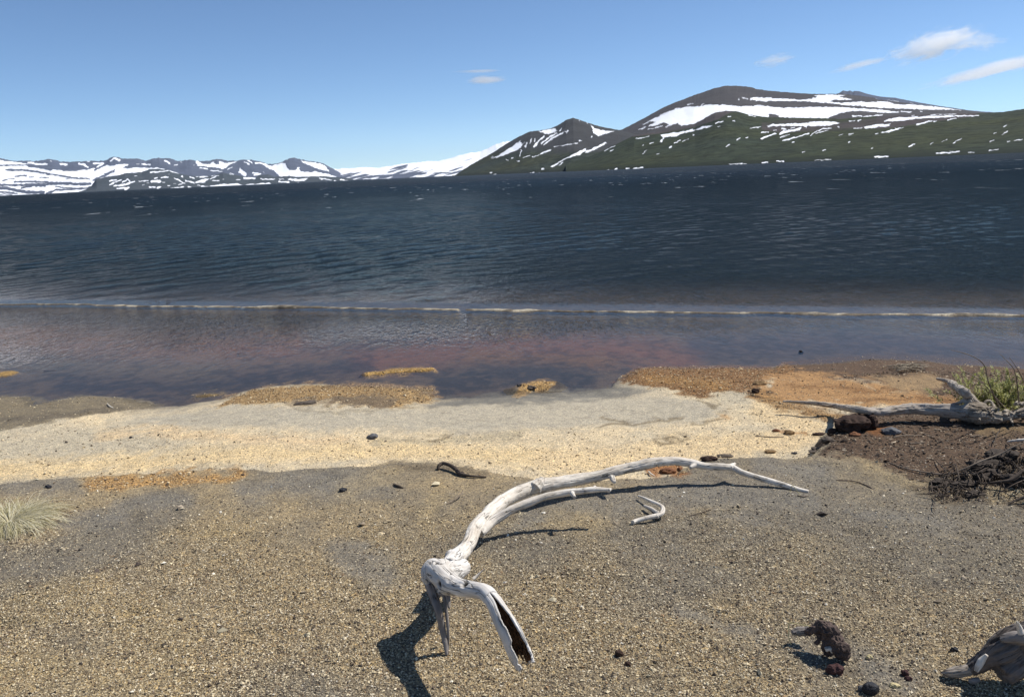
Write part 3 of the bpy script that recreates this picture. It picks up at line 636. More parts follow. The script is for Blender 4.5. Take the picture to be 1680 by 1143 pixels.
# -- dome mountain
skyB = zc(*Z1, [(-700, 760), (-400, 640), (-140, 590), (0, 520), (150, 440), (300, 355), (450, 285), (600, 230), (700, 190), (850, 140), (950, 105), (1070, 80), (1180, 77), (1320, 88), (1400, 102)]) + zc(*Z2, [(0, 115), (150, 135), (300, 150), (600, 170), (750, 175), (980, 172), (1100, 182), (1300, 205), (1400, 222)]) + zc(*Z3, [(0, 235), (250, 265), (500, 295), (700, 318), (850, 340), (1000, 358), (1150, 375), (1300, 390), (1700, 450)])
snowB = [P_(Z1, [(150, 500), (300, 430), (480, 350), (600, 325), (750, 315), (900, 300), (1060, 300), (1200, 315), (1400, 315), (1580, 320), (1580, 460), (1450, 450), (1330, 430), (1200, 405), (1080, 392), (950, 405), (850, 445), (760, 500), (700, 525), (560, 550), (520, 520), (420, 540), (350, 510), (230, 550), (170, 550), (260, 500)]),
         P_(Z2, [(-20, 310), (100, 310), (300, 335), (480, 335), (640, 325), (900, 325), (1100, 335), (1300, 345), (1572, 370), (1572, 395), (1400, 385), (1130, 375), (1000, 395), (940, 420), (880, 445), (800, 460), (400, 455), (270, 445), (250, 415), (180, 410), (100, 420), (60, 445), (-20, 440)]),
         P_(Z2, [(-60, 215), (0, 215), (300, 225), (480, 240), (600, 240), (720, 205), (680, 190), (860, 180), (1060, 190), (980, 210), (1150, 235), (1080, 245), (920, 245), (870, 265), (1000, 275), (1200, 265), (1400, 265), (1572, 265), (1572, 335), (1300, 325), (1000, 300), (800, 280), (620, 262), (350, 258), (100, 262), (-60, 250)]),
         P_(Z3, [(-10, 255), (120, 265), (200, 285), (500, 300), (700, 320), (1000, 358), (800, 352), (500, 348), (250, 338), (-10, 328)]), P_(Z3, [(-10, 345), (120, 360), (250, 378), (230, 390), (-10, 385)])] \
    + [S_(Z1, r, *p) for r, p in [(7, [(60, 590), (130, 560)]), (7, [(250, 570), (330, 545)]), (7, [(380, 560), (470, 520)]), (7, [(300, 430), (360, 405)]), (5, [(620, 300), (700, 290)]), (7, [(110, 530), (200, 490)]), (5, [(790, 300), (820, 285)]), (4, [(425, 382), (440, 378)]), (6, [(1270, 215), (1340, 235)]), (5, [(1225, 230), (1230, 240)]), (4, [(170, 590), (230, 575)])]] \
    + [S_(Z3, 6, (270, 375), (380, 378)), S_(Z3, 7, (0, 415), (50, 410)), S_(Z2, 9, (1130, 430), (1240, 430)), S_(Z2, 9, (1260, 440), (1470, 425)), S_(Z3, 5, (490, 370), (515, 375))]
M_DOME = hill_mat('dome_rock', (0.078, 0.070, 0.067), (0.055, 0.050, 0.050), (0.030, 0.038, 0.025), 0, 8.0)
hill('dome_mountain', 'broad brown dome mountain banded with snow on the right', skyB, 2600, 5600, M_DOME, snowB, step=0.00045, nt_=170, rug=0.018, k=1.3, seed=190, rag=3.2, jit=0.5,
     veg=lambda qx, qy, V: sstep(205, 235, qy)*0.8)
# -- small dark peak left of the dome
skyD = zc(*Z4, [(10, 582), (100, 520), (180, 470), (350, 375), (500, 280), (600, 225), (680, 188), (750, 182), (850, 165), (920, 135), (990, 90), (1050, 70), (1100, 85), (1180, 115), (1300, 150), (1440, 175), (1600, 215), (1900, 330), (2300, 480)])
snowD = [P_(Z4, [(350, 425), (430, 380), (520, 320), (600, 265), (610, 300), (640, 280), (600, 330), (520, 370), (420, 405)]), P_(Z4, [(750, 188), (900, 160), (915, 185), (840, 215), (790, 200)]),
         P_(Z4, [(1200, 135), (1250, 165), (1330, 185), (1410, 183), (1270, 228), (1230, 200)]), P_(Z4, [(860, 490), (980, 420), (1100, 365), (1160, 335), (1165, 350), (1120, 385), (1000, 420), (870, 499)]), P_(Z4, [(1160, 360), (1330, 280), (1345, 290), (1230, 352), (1155, 374)])] \
    + [S_(Z4, r, *p) for r, p in [(6, [(605, 350), (595, 395)]), (6, [(640, 320), (655, 285)]), (8, [(715, 320), (760, 270), (800, 230)]), (7, [(775, 295), (830, 250), (910, 200)]), (6, [(800, 300), (900, 235), (960, 195)]), (5, [(680, 290), (690, 250)]), (5, [(720, 280), (725, 250)]),
       (6, [(940, 180), (950, 160)]), (5, [(1000, 190), (1010, 175)]), (7, [(770, 382), (860, 345)]), (4, [(700, 408), (760, 390)]), (3, [(890, 320), (1090, 288)]), (4, [(1100, 272), (1120, 266)]), (5, [(1205, 240), (1212, 230)]), (4, [(930, 480), (965, 455)]),
       (6, [(780, 512), (800, 510)]), (6, [(680, 550), (720, 548)]), (6, [(755, 550), (785, 550)]), (5, [(810, 546), (828, 544)]), (7, [(370, 565), (388, 560)]), (4, [(570, 445), (590, 440)]), (5, [(480, 430), (490, 435)]), (5, [(520, 420), (530, 415)]),
       (3, [(620, 415), (680, 395)]), (4, [(345, 420), (360, 405)]), (4, [(1105, 92), (1108, 94)]), (4, [(1172, 112), (1178, 116)]), (3, [(330, 540), (350, 545)]), (5, [(860, 250), (960, 205)]), (4, [(980, 190), (1000, 200)])]]
M_PEAK = hill_mat('peak_rock', (0.052, 0.052, 0.052), (0.042, 0.042, 0.042), (0.030, 0.038, 0.028), 0, 6.0)
hill('dark_peak', 'small pointed dark peak with snow gullies left of the dome', skyD, lambda a: np.interp(a, [-0.08, 0.2], [2900, 2000]), 4300, M_PEAK, snowD, step=0.0005, nt_=150, rug=0.05, k=1.15, seed=210, rag=2.6,
     veg=lambda qx, qy, V: sstep(225, 270, qy)*0.9, lowb=12, jit=0.5)
# -- green slope along the right shore
skyC = zc(*Z1, [(-800, 1010), (-500, 900), (-200, 760), (0, 660), (300, 615), (500, 580), (720, 530), (850, 445), (950, 392), (1080, 372), (1200, 376), (1330, 410), (1450, 430), (1560, 445)]) + zc(*Z2, [(400, 455), (550, 457), (900, 462), (1000, 470), (1150, 455), (1300, 445), (1380, 435)]) + zc(*Z3, [(0, 420), (300, 418), (700, 402), (1000, 395), (1160, 392), (1300, 385), (1440, 378), (1560, 360), (1680, 342), (2000, 300), (3200, 240), (4500, 300)])
snowC = [P_(Z1, [(310, 655), (500, 625), (690, 585), (730, 590), (800, 555), (920, 540), (880, 565), (700, 605), (560, 640), (480, 675), (380, 675), (350, 690), (330, 740), (300, 735), (335, 690)])] \
    + [S_(Z1, r, *p) for r, p in [(9, [(960, 520), (1040, 495)]), (8, [(1100, 440), (1130, 437)]), (6, [(1160, 492), (1180, 490)]), (6, [(990, 560), (1010, 555)]), (6, [(480, 750), (550, 715)]), (7, [(190, 755), (230, 745)]), (6, [(100, 780), (110, 775)]), (8, [(420, 800), (440, 790)]), (5, [(690, 655), (710, 655)]),
       (5, [(1340, 420), (1430, 438)]), (5, [(1080, 790), (1120, 765)]), (4, [(1200, 710), (1240, 695)]), (7, [(1315, 690), (1340, 680)]), (9, [(1500, 700), (1572, 670)]), (5, [(1360, 575), (1480, 560)]), (6, [(1490, 625), (1550, 620)]), (4, [(275, 880), (300, 875)]), (6, [(0, 1045), (110, 1042)]), (4, [(1120, 997), (1320, 990)]), (7, [(1510, 985), (1572, 975)]),
       (3, [(100, 870), (150, 830)]), (3, [(20, 700), (180, 670)]), (3, [(570, 728), (640, 700)])]] \
    + [P_(Z2, [(200, 530), (420, 520), (560, 515), (700, 500), (900, 495), (990, 515), (850, 545), (720, 550), (600, 548), (590, 572), (550, 548), (300, 550), (120, 555)]), P_(Z2, [(270, 640), (330, 600), (450, 590), (540, 560), (520, 600), (400, 620), (280, 650)]), P_(Z2, [(1260, 560), (1400, 530), (1572, 525), (1572, 545), (1400, 570), (1290, 580)])] \
    + [S_(Z2, r, *p) for r, p in [(10, [(70, 705), (130, 670), (230, 640)]), (6, [(290, 685), (390, 650)]), (7, [(320, 720), (480, 680), (620, 635)]), (6, [(640, 665), (680, 630), (780, 585), (880, 575)]), (5, [(700, 640), (850, 600)]), (6, [(1090, 490), (1165, 485)]), (6, [(1200, 490), (1230, 480)]),
       (5, [(1150, 580), (1250, 570)]), (11, [(1510, 490), (1572, 480)]), (6, [(1480, 625), (1572, 618)]), (6, [(1400, 645), (1440, 635)]), (5, [(1090, 650), (1145, 640)]), (3, [(980, 655), (1020, 645)]), (6, [(550, 855), (580, 848)]), (4, [(780, 835), (820, 825)]), (5, [(430, 745), (450, 740)]), (6, [(1090, 738), (1105, 733)]),
       (7, [(1355, 815), (1375, 808)]), (8, [(250, 962), (320, 962)]), (6, [(70, 985), (145, 975)]), (4, [(690, 952), (880, 942)]), (7, [(1400, 912), (1555, 905)]), (8, [(300, 575), (360, 590)]), (6, [(60, 630), (150, 620)]), (6, [(150, 560), (200, 550)]), (6, [(960, 560), (975, 562)]), (5, [(410, 580), (460, 560)]), (4, [(210, 600), (240, 590)])]] \
    + [P_(Z3, [(70, 485), (130, 455), (250, 438), (500, 430), (700, 420), (900, 418), (1160, 415), (1160, 423), (900, 431), (650, 445), (450, 455), (320, 470), (250, 485)]), P_(Z3, [(-10, 520), (150, 515), (100, 545), (-10, 548)]), P_(Z3, [(40, 615), (130, 590), (200, 570), (300, 550), (230, 585), (130, 610)])] \
    + [S_(Z3, r, *p) for r, p in [(6, [(610, 410), (670, 410)]), (6, [(680, 404), (900, 396)]), (8, [(450, 525), (520, 505), (620, 482)]), (6, [(640, 490), (670, 485)]), (5, [(800, 470), (900, 450)]), (8, [(360, 775), (420, 745)]), (5, [(860, 738), (960, 680)]), (6, [(1290, 718), (1335, 705)]), (5, [(1430, 635), (1490, 600)]),
       (5, [(1450, 545), (1480, 532)]), (4, [(1330, 628), (1360, 615)]), (5, [(1490, 715), (1515, 712)]), (4, [(1565, 708), (1660, 690)]), (8, [(670, 853), (940, 832)]), (4, [(1040, 842), (1110, 840)]), (6, [(1280, 820), (1380, 806)]), (8, [(0, 890), (120, 885)]), (4, [(400, 415), (430, 415)]), (3, [(600, 750), (640, 730)]), (3, [(740, 720), (800, 695)])]] \
    + [S_(Z4, r, *p) for r, p in [(3, [(1320, 355), (1410, 310)]), (4, [(1370, 360), (1395, 345)]), (4, [(1340, 525), (1360, 520)]), (6, [(1405, 515), (1430, 510)]), (6, [(1510, 510), (1535, 505)]), (5, [(1620, 503), (1655, 500)]), (4, [(1570, 508), (1590, 505)])]]
M_GREEN = hill_mat('scrub_slope', (0.070, 0.058, 0.055), (0.05, 0.043, 0.042), (0.028, 0.037, 0.022), 0, 4.0)
def vegC(qx, qy, V):
    d = shape_sd(qx, qy, P_(Z1, [(-100, 690), (300, 640), (700, 570), (1000, 470), (1080, 420), (1180, 372), (950, 350), (600, 500), (0, 620)]), 20)
    d2 = shape_sd(qx, qy, P_(Z2, [(60, 500), (400, 460), (1000, 480), (1500, 430), (1572, 560), (1300, 600), (900, 620), (300, 640), (60, 600)]), 20)
    d3 = shape_sd(qx, qy, P_(Z3, [(-20, 400), (1150, 385), (1100, 430), (600, 490), (300, 540), (-20, 580)]), 20)
    return 1.0-np.maximum(np.maximum(sstep(-2, 3, d)*0.95, sstep(-3, 3, d2)*0.55), sstep(-3, 3, d3)*0.95)
hill('green_slope', 'long scrub-green slope with snow patches running along the right shore', skyC, lambda a: np.interp(a, [0.05, 0.2, 0.6], [1900, 1500, 1100]), lambda a: np.interp(a, [0.05, 0.3, 0.6], [2500, 2900, 2600]), M_GREEN, snowC,
     step=0.00045, nt_=200, rug=0.05, k=1.1, seed=230, rag=2.2, veg=vegC, lowb=10, jit=0.5)

# ================================================================== HAZE AND CLOUDS
def box(name, lo, hi, mat):
    V = [(x, y, z) for x in (lo[0], hi[0]) for y in (lo[1], hi[1]) for z in (lo[2], hi[2])]
    return link(name, newmesh(name, V, [(0, 1, 3, 2), (4, 6, 7, 5), (0, 4, 5, 1), (2, 3, 7, 6), (0, 2, 6, 4), (1, 5, 7, 3)], False), mat)
hz = N('haze')
pv = hz.n('VolumePrincipled', {'Color': (0.72, 0.84, 1.0, 1), 'Density': 0.000011, 'Anisotropy': 0.2})
hz.t.links.new(pv.outputs[0], hz.out.inputs[1])
tag(box('haze', (-28000, -28000, -40), (28000, 28000, 850), hz.m), kind='stuff', label='thin blue distance haze')

def cloud(px, py, wpx, hpx, tilt, D, dens, seed, label, thr=0.45, sc=(1, 1, 1)):
    d = ray(px, py); c = CAM+d*D
    m = D/F
    rx, rz = wpx*m/2, hpx*m/2; ry = rx*0.45
    me = bpy.data.meshes.new('cloud'); bm = bmesh.new(); bmesh.ops.create_icosphere(bm, subdivisions=3, radius=1.0); bm.to_mesh(me); bm.free()
    n = N('cloud_vapour')
    tc = n.n('TexCoord').outputs['Object']
    ln = n.n('VectorMath', {0: tc}, operation='LENGTH').outputs['Value']
    mp = n.n('Mapping', {'Vector': tc, 'Scale': sc, 'Location': (seed*3.1, seed, 0)}).outputs[0]
    ns = n.n('TexNoise', {'Vector': mp, 'Scale': 2.6, 'Detail': 9.0, 'Roughness': 0.66, 'Distortion': 0.5}).outputs[0]
    f = n.math('SUBTRACT', n.math('ADD', n.math('MULTIPLY', ns, 1.5), n.math('MULTIPLY', n.math('SUBTRACT', 1.0, ln), 0.60)), thr+0.62)
    f = n.math('MULTIPLY', f, 5.0, clamp=True)
    f = n.math('MULTIPLY', f, n.math('MULTIPLY', n.math('SUBTRACT', 1.0, ln), 3.0, clamp=True))
    pv = n.n('VolumePrincipled', {'Color': (0.999, 0.999, 1, 1), 'Density': n.math('MULTIPLY', f, dens), 'Anisotropy': 0.6})
    n.t.links.new(pv.outputs[0], n.out.inputs[1])
    o = link('cloud', me, n.m); o.location = [float(v) for v in c]; o.scale = (rx, ry, rz)
    o.rotation_euler = (0, math.radians(tilt)-ROLL, -math.atan2(d[0], d[1]))
    tag(o, kind='structure', label=label)
CL = 22000
cloud(1536, 74, 170, 62, -10, CL, 0.0052, 1, 'bright white puffy cloud high on the right', 0.40, (1, 1, 0.9))
cloud(1604, 68, 100, 42, 12, CL, 0.0030, 8, 'torn right tail of the bright white cloud', 0.40, (1, 1, 0.9))
cloud(1272, 99, 86, 26, -4, CL, 0.0032, 2, 'small faint cloud above the brown dome mountain', 0.38, (1, 1, 1))
cloud(1413, 106, 110, 12, -7, CL, 0.003, 3, 'thin faint cloud streak left of the bright cloud', 0.30, (0.8, 1, 0.3))
cloud(1640, 112, 230, 22, -8, CL, 0.0032, 4, 'long thin cloud streak at the right edge of the sky', 0.30, (0.8, 1, 0.3))
cloud(797, 131, 80, 17, 2, CL, 0.006, 5, 'small pale lens cloud in the middle of the sky', 0.30, (0.7, 1, 0.5))
cloud(782, 117, 96, 8, 3, CL, 0.003, 6, 'faint wisp just above the small pale lens cloud', 0.32, (0.7, 1, 0.4))

# ================================================================== DETAILS
def wood_mat(name, c0, c1, dark, crack=0.5, rough=0.85, bump=0.0025, scale=1.0):
    n = N(name)
    fb = n.attr('fib', 'Vector')
    pos = n.n('TexCoord').outputs['Object']
    mp = n.n('Mapping', {'Vector': fb, 'Scale': (9.0*scale, 110.0*scale, 110.0*scale)}).outputs[0]
    mc = n.n('Mapping', {'Vector': fb, 'Scale': (5.0*scale, 42.0*scale, 42.0*scale)}).outputs[0]
    gr = n.n('TexNoise', {'Vector': mp, 'Scale': 1.0, 'Detail': 5.0, 'Roughness': 0.65}).outputs[0]
    ck = n.n('TexNoise', {'Vector': mc, 'Scale': 1.0, 'Detail': 3.0, 'Roughness': 0.5, 'Distortion': 0.6}).outputs[0]
    bl = n.n('TexNoise', {'Vector': pos, 'Scale': 9.0*scale, 'Detail': 5.0, 'Roughness': 0.6}).outputs[0]
    c = n.mix(n.ramp(gr, [(0.3, (0, 0, 0)), (0.62, (1, 1, 1))]), c1, c0)
    c = n.mix(n.ramp(bl, [(0.35, (0.75, 0.72, 0.68)), (0.6, (1.06, 1.06, 1.06))]), (0, 0, 0), c, 'MULTIPLY') if False else n.mix(1.0, c, n.ramp(bl, [(0.35, (0.74, 0.71, 0.67)), (0.6, (1.0, 1.0, 1.0))]), 'MULTIPLY')
    line = n.math('SUBTRACT', 1.0, n.math('MULTIPLY', n.math('ABSOLUTE', n.math('SUBTRACT', ck, 0.5)), 38.0), clamp=True)
    gate = n.n('TexNoise', {'Vector': pos, 'Scale': 14.0*scale, 'Detail': 2.0}).outputs[0]
    gate = n.math('MULTIPLY', n.math('SUBTRACT', gate, 0.56-0.1*crack), 9.0, clamp=True)
    kf = n.math('MULTIPLY', line, gate)
    c = n.mix(n.math('MULTIPLY', kf, 0.85), c, dark)
    c = n.mix(n.attr('hole'), c, dark)
    h = n.math('SUBTRACT', n.math('MULTIPLY', gr, 1.0), n.math('MULTIPLY', kf, 1.6))
    bn = n.bump(h, 0.9, bump)
    return n.surf(n.pbsdf(Base_Color=c, Roughness=rough, Normal=bn, Specular_IOR_Level=0.2))
W_WHITE = wood_mat('bleached_wood', (0.80, 0.75, 0.66), (0.55, 0.48, 0.40), (0.03, 0.025, 0.02), 0.9)
W_KNOT = wood_mat('bleached_root_wood', (0.80, 0.77, 0.72), (0.56, 0.52, 0.47), (0.03, 0.025, 0.02), 1.3, scale=0.7)
W_GREY = wood_mat('weathered_grey_wood', (0.47, 0.42, 0.36), (0.27, 0.225, 0.185), (0.03, 0.022, 0.018), 1.1)
W_ROOT = wood_mat('shade_darkened_root_wood', (0.46, 0.40, 0.32), (0.12, 0.09, 0.065), (0.02, 0.015, 0.01), 1.4, bump=0.006)  # root mass: heavy shade among the roots is put into this darker albedo
W_DGREY = wood_mat('dull_grey_wood', (0.33, 0.30, 0.28), (0.20, 0.18, 0.165), (0.03, 0.025, 0.02), 1.0)
W_SHADE = wood_mat('painted_shade_grey_wood', (0.21, 0.185, 0.17), (0.10, 0.085, 0.075), (0.02, 0.015, 0.012), 1.2)  # grey wood darkened so its colour carries the shade on the stump's middle
W_DARK = wood_mat('dark_rotten_wood', (0.125, 0.092, 0.080), (0.045, 0.030, 0.026), (0.012, 0.008, 0.006), 1.6, bump=0.003, scale=0.5)
W_TWIG = wood_mat('dry_twig_bark', (0.30, 0.24, 0.18), (0.17, 0.13, 0.10), (0.03, 0.02, 0.015), 0.5)
W_BARK = wood_mat('dark_twig_bark', (0.115, 0.09, 0.07), (0.045, 0.034, 0.028), (0.01, 0.008, 0.006), 0.8)
W_INNER = wood_mat('brown_inner_wood', (0.22, 0.125, 0.062), (0.055, 0.030, 0.018), (0.02, 0.012, 0.008), 1.3, bump=0.004)

def stone_mat(name, c, var=0.3, rough=0.85):
    n = N(name); tc = n.n('TexCoord').outputs['Object']
    ns = n.n('TexNoise', {'Vector': tc, 'Scale': 30.0, 'Detail': 8.0, 'Roughness': 0.7}).outputs[0]
    nf = n.n('TexNoise', {'Vector': tc, 'Scale': 140.0, 'Detail': 4.0}).outputs[0]
    col = n.ramp(ns, [(0.3, tuple(v*(1-var) for v in c)), (0.7, tuple(v*(1+var) for v in c))])
    return n.surf(n.pbsdf(Base_Color=col, Roughness=rough, Normal=n.bump(n.math('ADD', ns, n.math('MULTIPLY', nf, 0.4)), 0.9, 0.006), Specular_IOR_Level=0.25))
def spline(P, n):
    P = np.asarray(P, float)
    if len(P) == 2: t = np.linspace(0, 1, n)[:, None]; return P[0]*(1-t)+P[1]*t
    Q = np.vstack([2*P[0]-P[1], P, 2*P[-1]-P[-2]]); out = []
    ns = len(P)-1; ts = np.linspace(0, ns, n)
    for t in ts:
        i = min(int(t), ns-1); u = t-i; a, b, c, d = Q[i:i+4]
        out.append(0.5*((2*b)+(-a+c)*u+(2*a-5*b+4*c-d)*u*u+(-a+3*b-3*c+d)*u**3))
    return np.array(out)
def sweep(C, R, ns=20, sect=None, close=True):
    """C (n,3) centreline, R (n,) radii -> verts, faces (closed tube)"""
    n = len(C); T = np.gradient(C, axis=0); T /= np.linalg.norm(T, axis=1)[:, None]+1e-9
    up = np.array([0, 0, 1.0]) if abs(T[0][2]) < 0.9 else np.array([0, 1.0, 0])
    V = []
    Nv = np.cross(T[0], up); Nv /= np.linalg.norm(Nv)
    a = np.linspace(0, 2*math.pi, ns, endpoint=False)
    for i in range(n):
        Nv = Nv-T[i]*(Nv@T[i]); Nv /= np.linalg.norm(Nv)+1e-9; B = np.cross(T[i], Nv)
        V.append(C[i]+R[i]*(np.cos(a)[:, None]*Nv+np.sin(a)[:, None]*B))
    V = np.concatenate(V); Fs = []
    for i in range(n-1):
        for j in range(ns):
            k = (j+1) % ns
            Fs.append((i*ns+j, i*ns+k, (i+1)*ns+k, (i+1)*ns+j))
    return V, Fs, ns
def add_tube(bm, C, R, ns=18):
    V, Fs, ns = sweep(np.asarray(C), np.asarray(R), ns)
    vs = [bm.verts.new(v) for v in V]
    for f in Fs: bm.faces.new([vs[i] for i in f])
    for base, rev in ((0, True), (len(V)-ns, False)):
        c = bm.verts.new(V[base:base+ns].mean(0))
        for j in range(ns):
            t = (vs[base+j], vs[base+(j+1) % ns], c)
            bm.faces.new(t[::-1] if not rev else t[::-1]) if False else bm.faces.new(t if not rev else (t[1], t[0], t[2]))
def add_blob(bm, c, r, rot=0.0):
    ret = bmesh.ops.create_icosphere(bm, subdivisions=3, radius=1.0)
    M = Matrix.Rotation(rot, 3, 'Z')
    for v in ret['verts']:
        p = M @ Vector((v.co.x*r[0], v.co.y*r[1], v.co.z*r[2])); v.co = p+Vector(c)
def cuts_on(co, cuts):
    pass
def path3(pts):
    """pts (px, py, h, d_px): measured bearings with height over the sand and width -> points, radii"""
    P = []; R = []
    for px, py, h, d in pts:
        p = place(px, py, h); P.append(np.array(p)); R.append(d*0.5*ppm(p))
    return np.array(P), np.array(R)
def path_between(pts, n=None):
    P, R = path3(pts); n = n or max(8, len(pts)*7)
    C = spline(P, n); r = np.interp(np.linspace(0, len(P)-1, n), np.arange(len(P)), R)
    return C, r
def organic(name, tubes, parent, mat, voxel=0.003, seed=0, groove=0.0015, lump=0.10, blobs=(), holes=(), smooth=4, origin=None, cut=None, crumb=0.0):
    """tubes: list of (C, r). joined by voxel remesh, then carved with fibre-following relief"""
    bm = bmesh.new(); sk = []
    for C, r in tubes:
        s = np.r_[0, np.cumsum(np.linalg.norm(np.diff(C, axis=0), axis=1))]
        k = 1+lump*fbm2(s*14, s*0+seed, 3, seed)
        off = np.stack([fbm2(s*9, s*0+q+seed, 2, seed+q) for q in (1, 2, 3)], -1)*r[:, None]*lump*1.6
        C2 = C+off; add_tube(bm, C2, r*k); sk.append((C2, r*k, s))
    for b in blobs: add_blob(bm, *b)
    bmesh.ops.recalc_face_normals(bm, faces=bm.faces)
    me = bpy.data.meshes.new(name); bm.to_mesh(me); bm.free()
    ob = bpy.data.objects.new(name, me); SC.collection.objects.link(ob)
    md = ob.modifiers.new('r', 'REMESH'); md.mode = 'VOXEL'; md.voxel_size = voxel; md.use_smooth_shade = True
    if smooth:
        ms = ob.modifiers.new('s', 'SMOOTH'); ms.iterations = smooth; ms.factor = 0.5
    dg = bpy.context.evaluated_depsgraph_get(); me2 = bpy.data.meshes.new_from_object(ob.evaluated_get(dg)); ob.modifiers.clear()
    ob.data = me2; bpy.data.meshes.remove(me); me2.name = name
    nv = len(me2.vertices); co = np.empty(nv*3, np.float32); me2.vertices.foreach_get('co', co); co = co.reshape(-1, 3).astype(float)
    nr = np.empty(nv*3, np.float32); me2.vertices.foreach_get('normal', nr); nr = nr.reshape(-1, 3).astype(float)
    best = np.full(nv, 1e9); fib = np.zeros((nv, 3)); rad = np.full(nv, 0.01); sb = 0.0
    for C2, r, s in sk:
        T = np.gradient(C2, axis=0); T /= np.linalg.norm(T, axis=1)[:, None]+1e-9
        for c0_ in range(0, nv, 20000):
            q = co[c0_:c0_+20000]; D = ((q[:, None]-C2[None])**2).sum(-1)/(r[None]**2)
            i = D.argmin(1); dm = D[np.arange(len(q)), i]; ok_ = dm < best[c0_:c0_+20000]
            v = q-C2[i]; al = (v*T[i]).sum(1); w = v-T[i]*al[:, None]
            up = np.array([0, 0, 1.0]); side = np.cross(T[i], up); side /= np.linalg.norm(side, axis=1)[:, None]+1e-6; bb = np.cross(side, T[i])
            wl = np.linalg.norm(w, axis=1)+1e-6; rr = r[i]
            f = np.stack([s[i]+al+sb, (w*side).sum(1)/wl*rr, (w*bb).sum(1)/wl*rr], -1)
            idx = np.arange(c0_, c0_+len(q))[ok_]
            best[idx] = dm[ok_]; fib[idx] = f[ok_]; rad[idx] = rr[ok_]
        sb += 3.3
    g = fbm3(fib[:, 0]*10+seed, fib[:, 1]*85, fib[:, 2]*85, 3, seed+5)
    g2 = fbm3(fib[:, 0]*22+seed, fib[:, 1]*30, fib[:, 2]*30, 3, seed+8)
    g3 = fbm3(co[:, 0]*60, co[:, 1]*60, co[:, 2]*60, 2, seed+9)
    rk = np.clip(rad/0.02, 0.15, 1.5)
    disp = groove*rk*(g*1.4-1.8*np.clip(-g-0.32, 0, 1)*3)+groove*rk*1.4*g2+groove*0.25*g3*rk
    if crumb: disp = disp+crumb*(fbm3(co[:, 0]*32, co[:, 1]*32, co[:, 2]*32, 4, seed+19, 0.6)-0.6*np.abs(fbm3(co[:, 0]*70, co[:, 1]*70, co[:, 2]*70, 2, seed+23)))
    hole = np.zeros(nv)
    for hc, hr, dep in holes:
        d = np.linalg.norm(co-np.array(hc), axis=1)*(1+0.35*g2)
        w = np.clip(1-d/hr, 0, 1); disp -= dep*sstep(0, 0.7, w); hole = np.maximum(hole, sstep(0.25, 0.6, w))
    if cut is not None: disp = disp+cut(co, nr, fib)
    co = co+nr*disp[:, None]
    if origin is not None: co = co-np.array(origin)
    me2.vertices.foreach_set('co', co.astype(np.float32).ravel())
    vattr(me2, 'fib', fib); fattr(me2, 'hole', hole)
    me2.materials.clear(); me2.materials.append(mat); me2.update()
    for p in me2.polygons: p.use_smooth = True
    if parent: ob.parent = parent
    return ob
def simple_tubes(name, tubes, mat, parent=None, ns=8, origin=None):
    """thin twigs: several swept tubes in one mesh with fibre coordinates"""
    bm = bmesh.new(); V = []; Fs = []; fibs = []
    for C, r in tubes:
        C = np.asarray(C, float); r = np.asarray(r, float)
        v, f, _ = sweep(C, r, ns); b = len(V) and sum(len(q) for q in V)
        s = np.r_[0, np.cumsum(np.linalg.norm(np.diff(C, axis=0), axis=1))]
        nz = 1+0.25*fbm3(v[:, 0]*120, v[:, 1]*120, v[:, 2]*120, 2, 5)
        cc = np.repeat(C, ns, axis=0); v = cc+(v-cc)*nz[:, None]
        V.append(v); Fs += [tuple(i+b for i in q) for q in f]
        fib = (v-cc); fib[:, 0] = fib[:, 0]*1.0; fb = np.stack([np.repeat(s, ns), fib[:, 1], fib[:, 2]+fib[:, 0]], -1); fibs.append(fb)
        Fs.append(tuple(b+i for i in (0, 1, 2, 3)) if ns == 4 else (b, b+ns//4, b+ns//2, b+3*ns//4))
        e = b+len(v)-ns; Fs.append((e+3*ns//4, e+ns//2, e+ns//4, e))
    V = np.concatenate(V); fibs = np.concatenate(fibs)
    if origin is not None: V = V-np.array(origin)
    me = newmesh(name, V, Fs); vattr(me, 'fib', fibs); fattr(me, 'hole', np.zeros(len(V)))
    return link(name, me, mat, parent)

# ---- the bleached driftwood branch
base = place(733, 1075, 0)
DW = tag(empty('driftwood_branch', base), 'large bleached white driftwood branch arching over the dark sand with a knotted forked root', 'driftwood')
O = np.array(base)
MAIN = [(750, 916, .11, 24), (766, 895, .085, 24), (781, 868, .082, 25), (803, 841, .085, 26), (830, 817, .09, 26), (860, 803, .096, 25), (886, 796, .098, 26), (920, 791, .09, 21), (960, 784.5, .088, 19), (998, 777, .094, 18), (1031, 768, .108, 17),
        (1060, 761.5, .12, 17), (1085, 757.5, .126, 17), (1112, 756, .123, 15), (1136, 760, .108, 14), (1158, 765, .094, 12.5), (1186, 765, .088, 12), (1202, 767, .08, 13), (1218, 775, .063, 10.5), (1246, 784, .042, 10), (1277, 793, .022, 9), (1305, 801, .008, 8.5), (1327, 806, .004, 7)]
mC, mR = path_between(MAIN, 170); mR = mR*0.95
def stub(px, py, h, d, px2, py2, h2, d2): return path_between([(px, py, h, d), (px2, py2, h2, d2)], 8)
limb_holes = [(tuple(place(888, 795, .125)), .012, .006), (tuple(place(779, 880, .11)), .007, .004), (tuple(place(769, 890, .11)), .007, .004), (tuple(place(866, 800, .12)), .006, .003)]
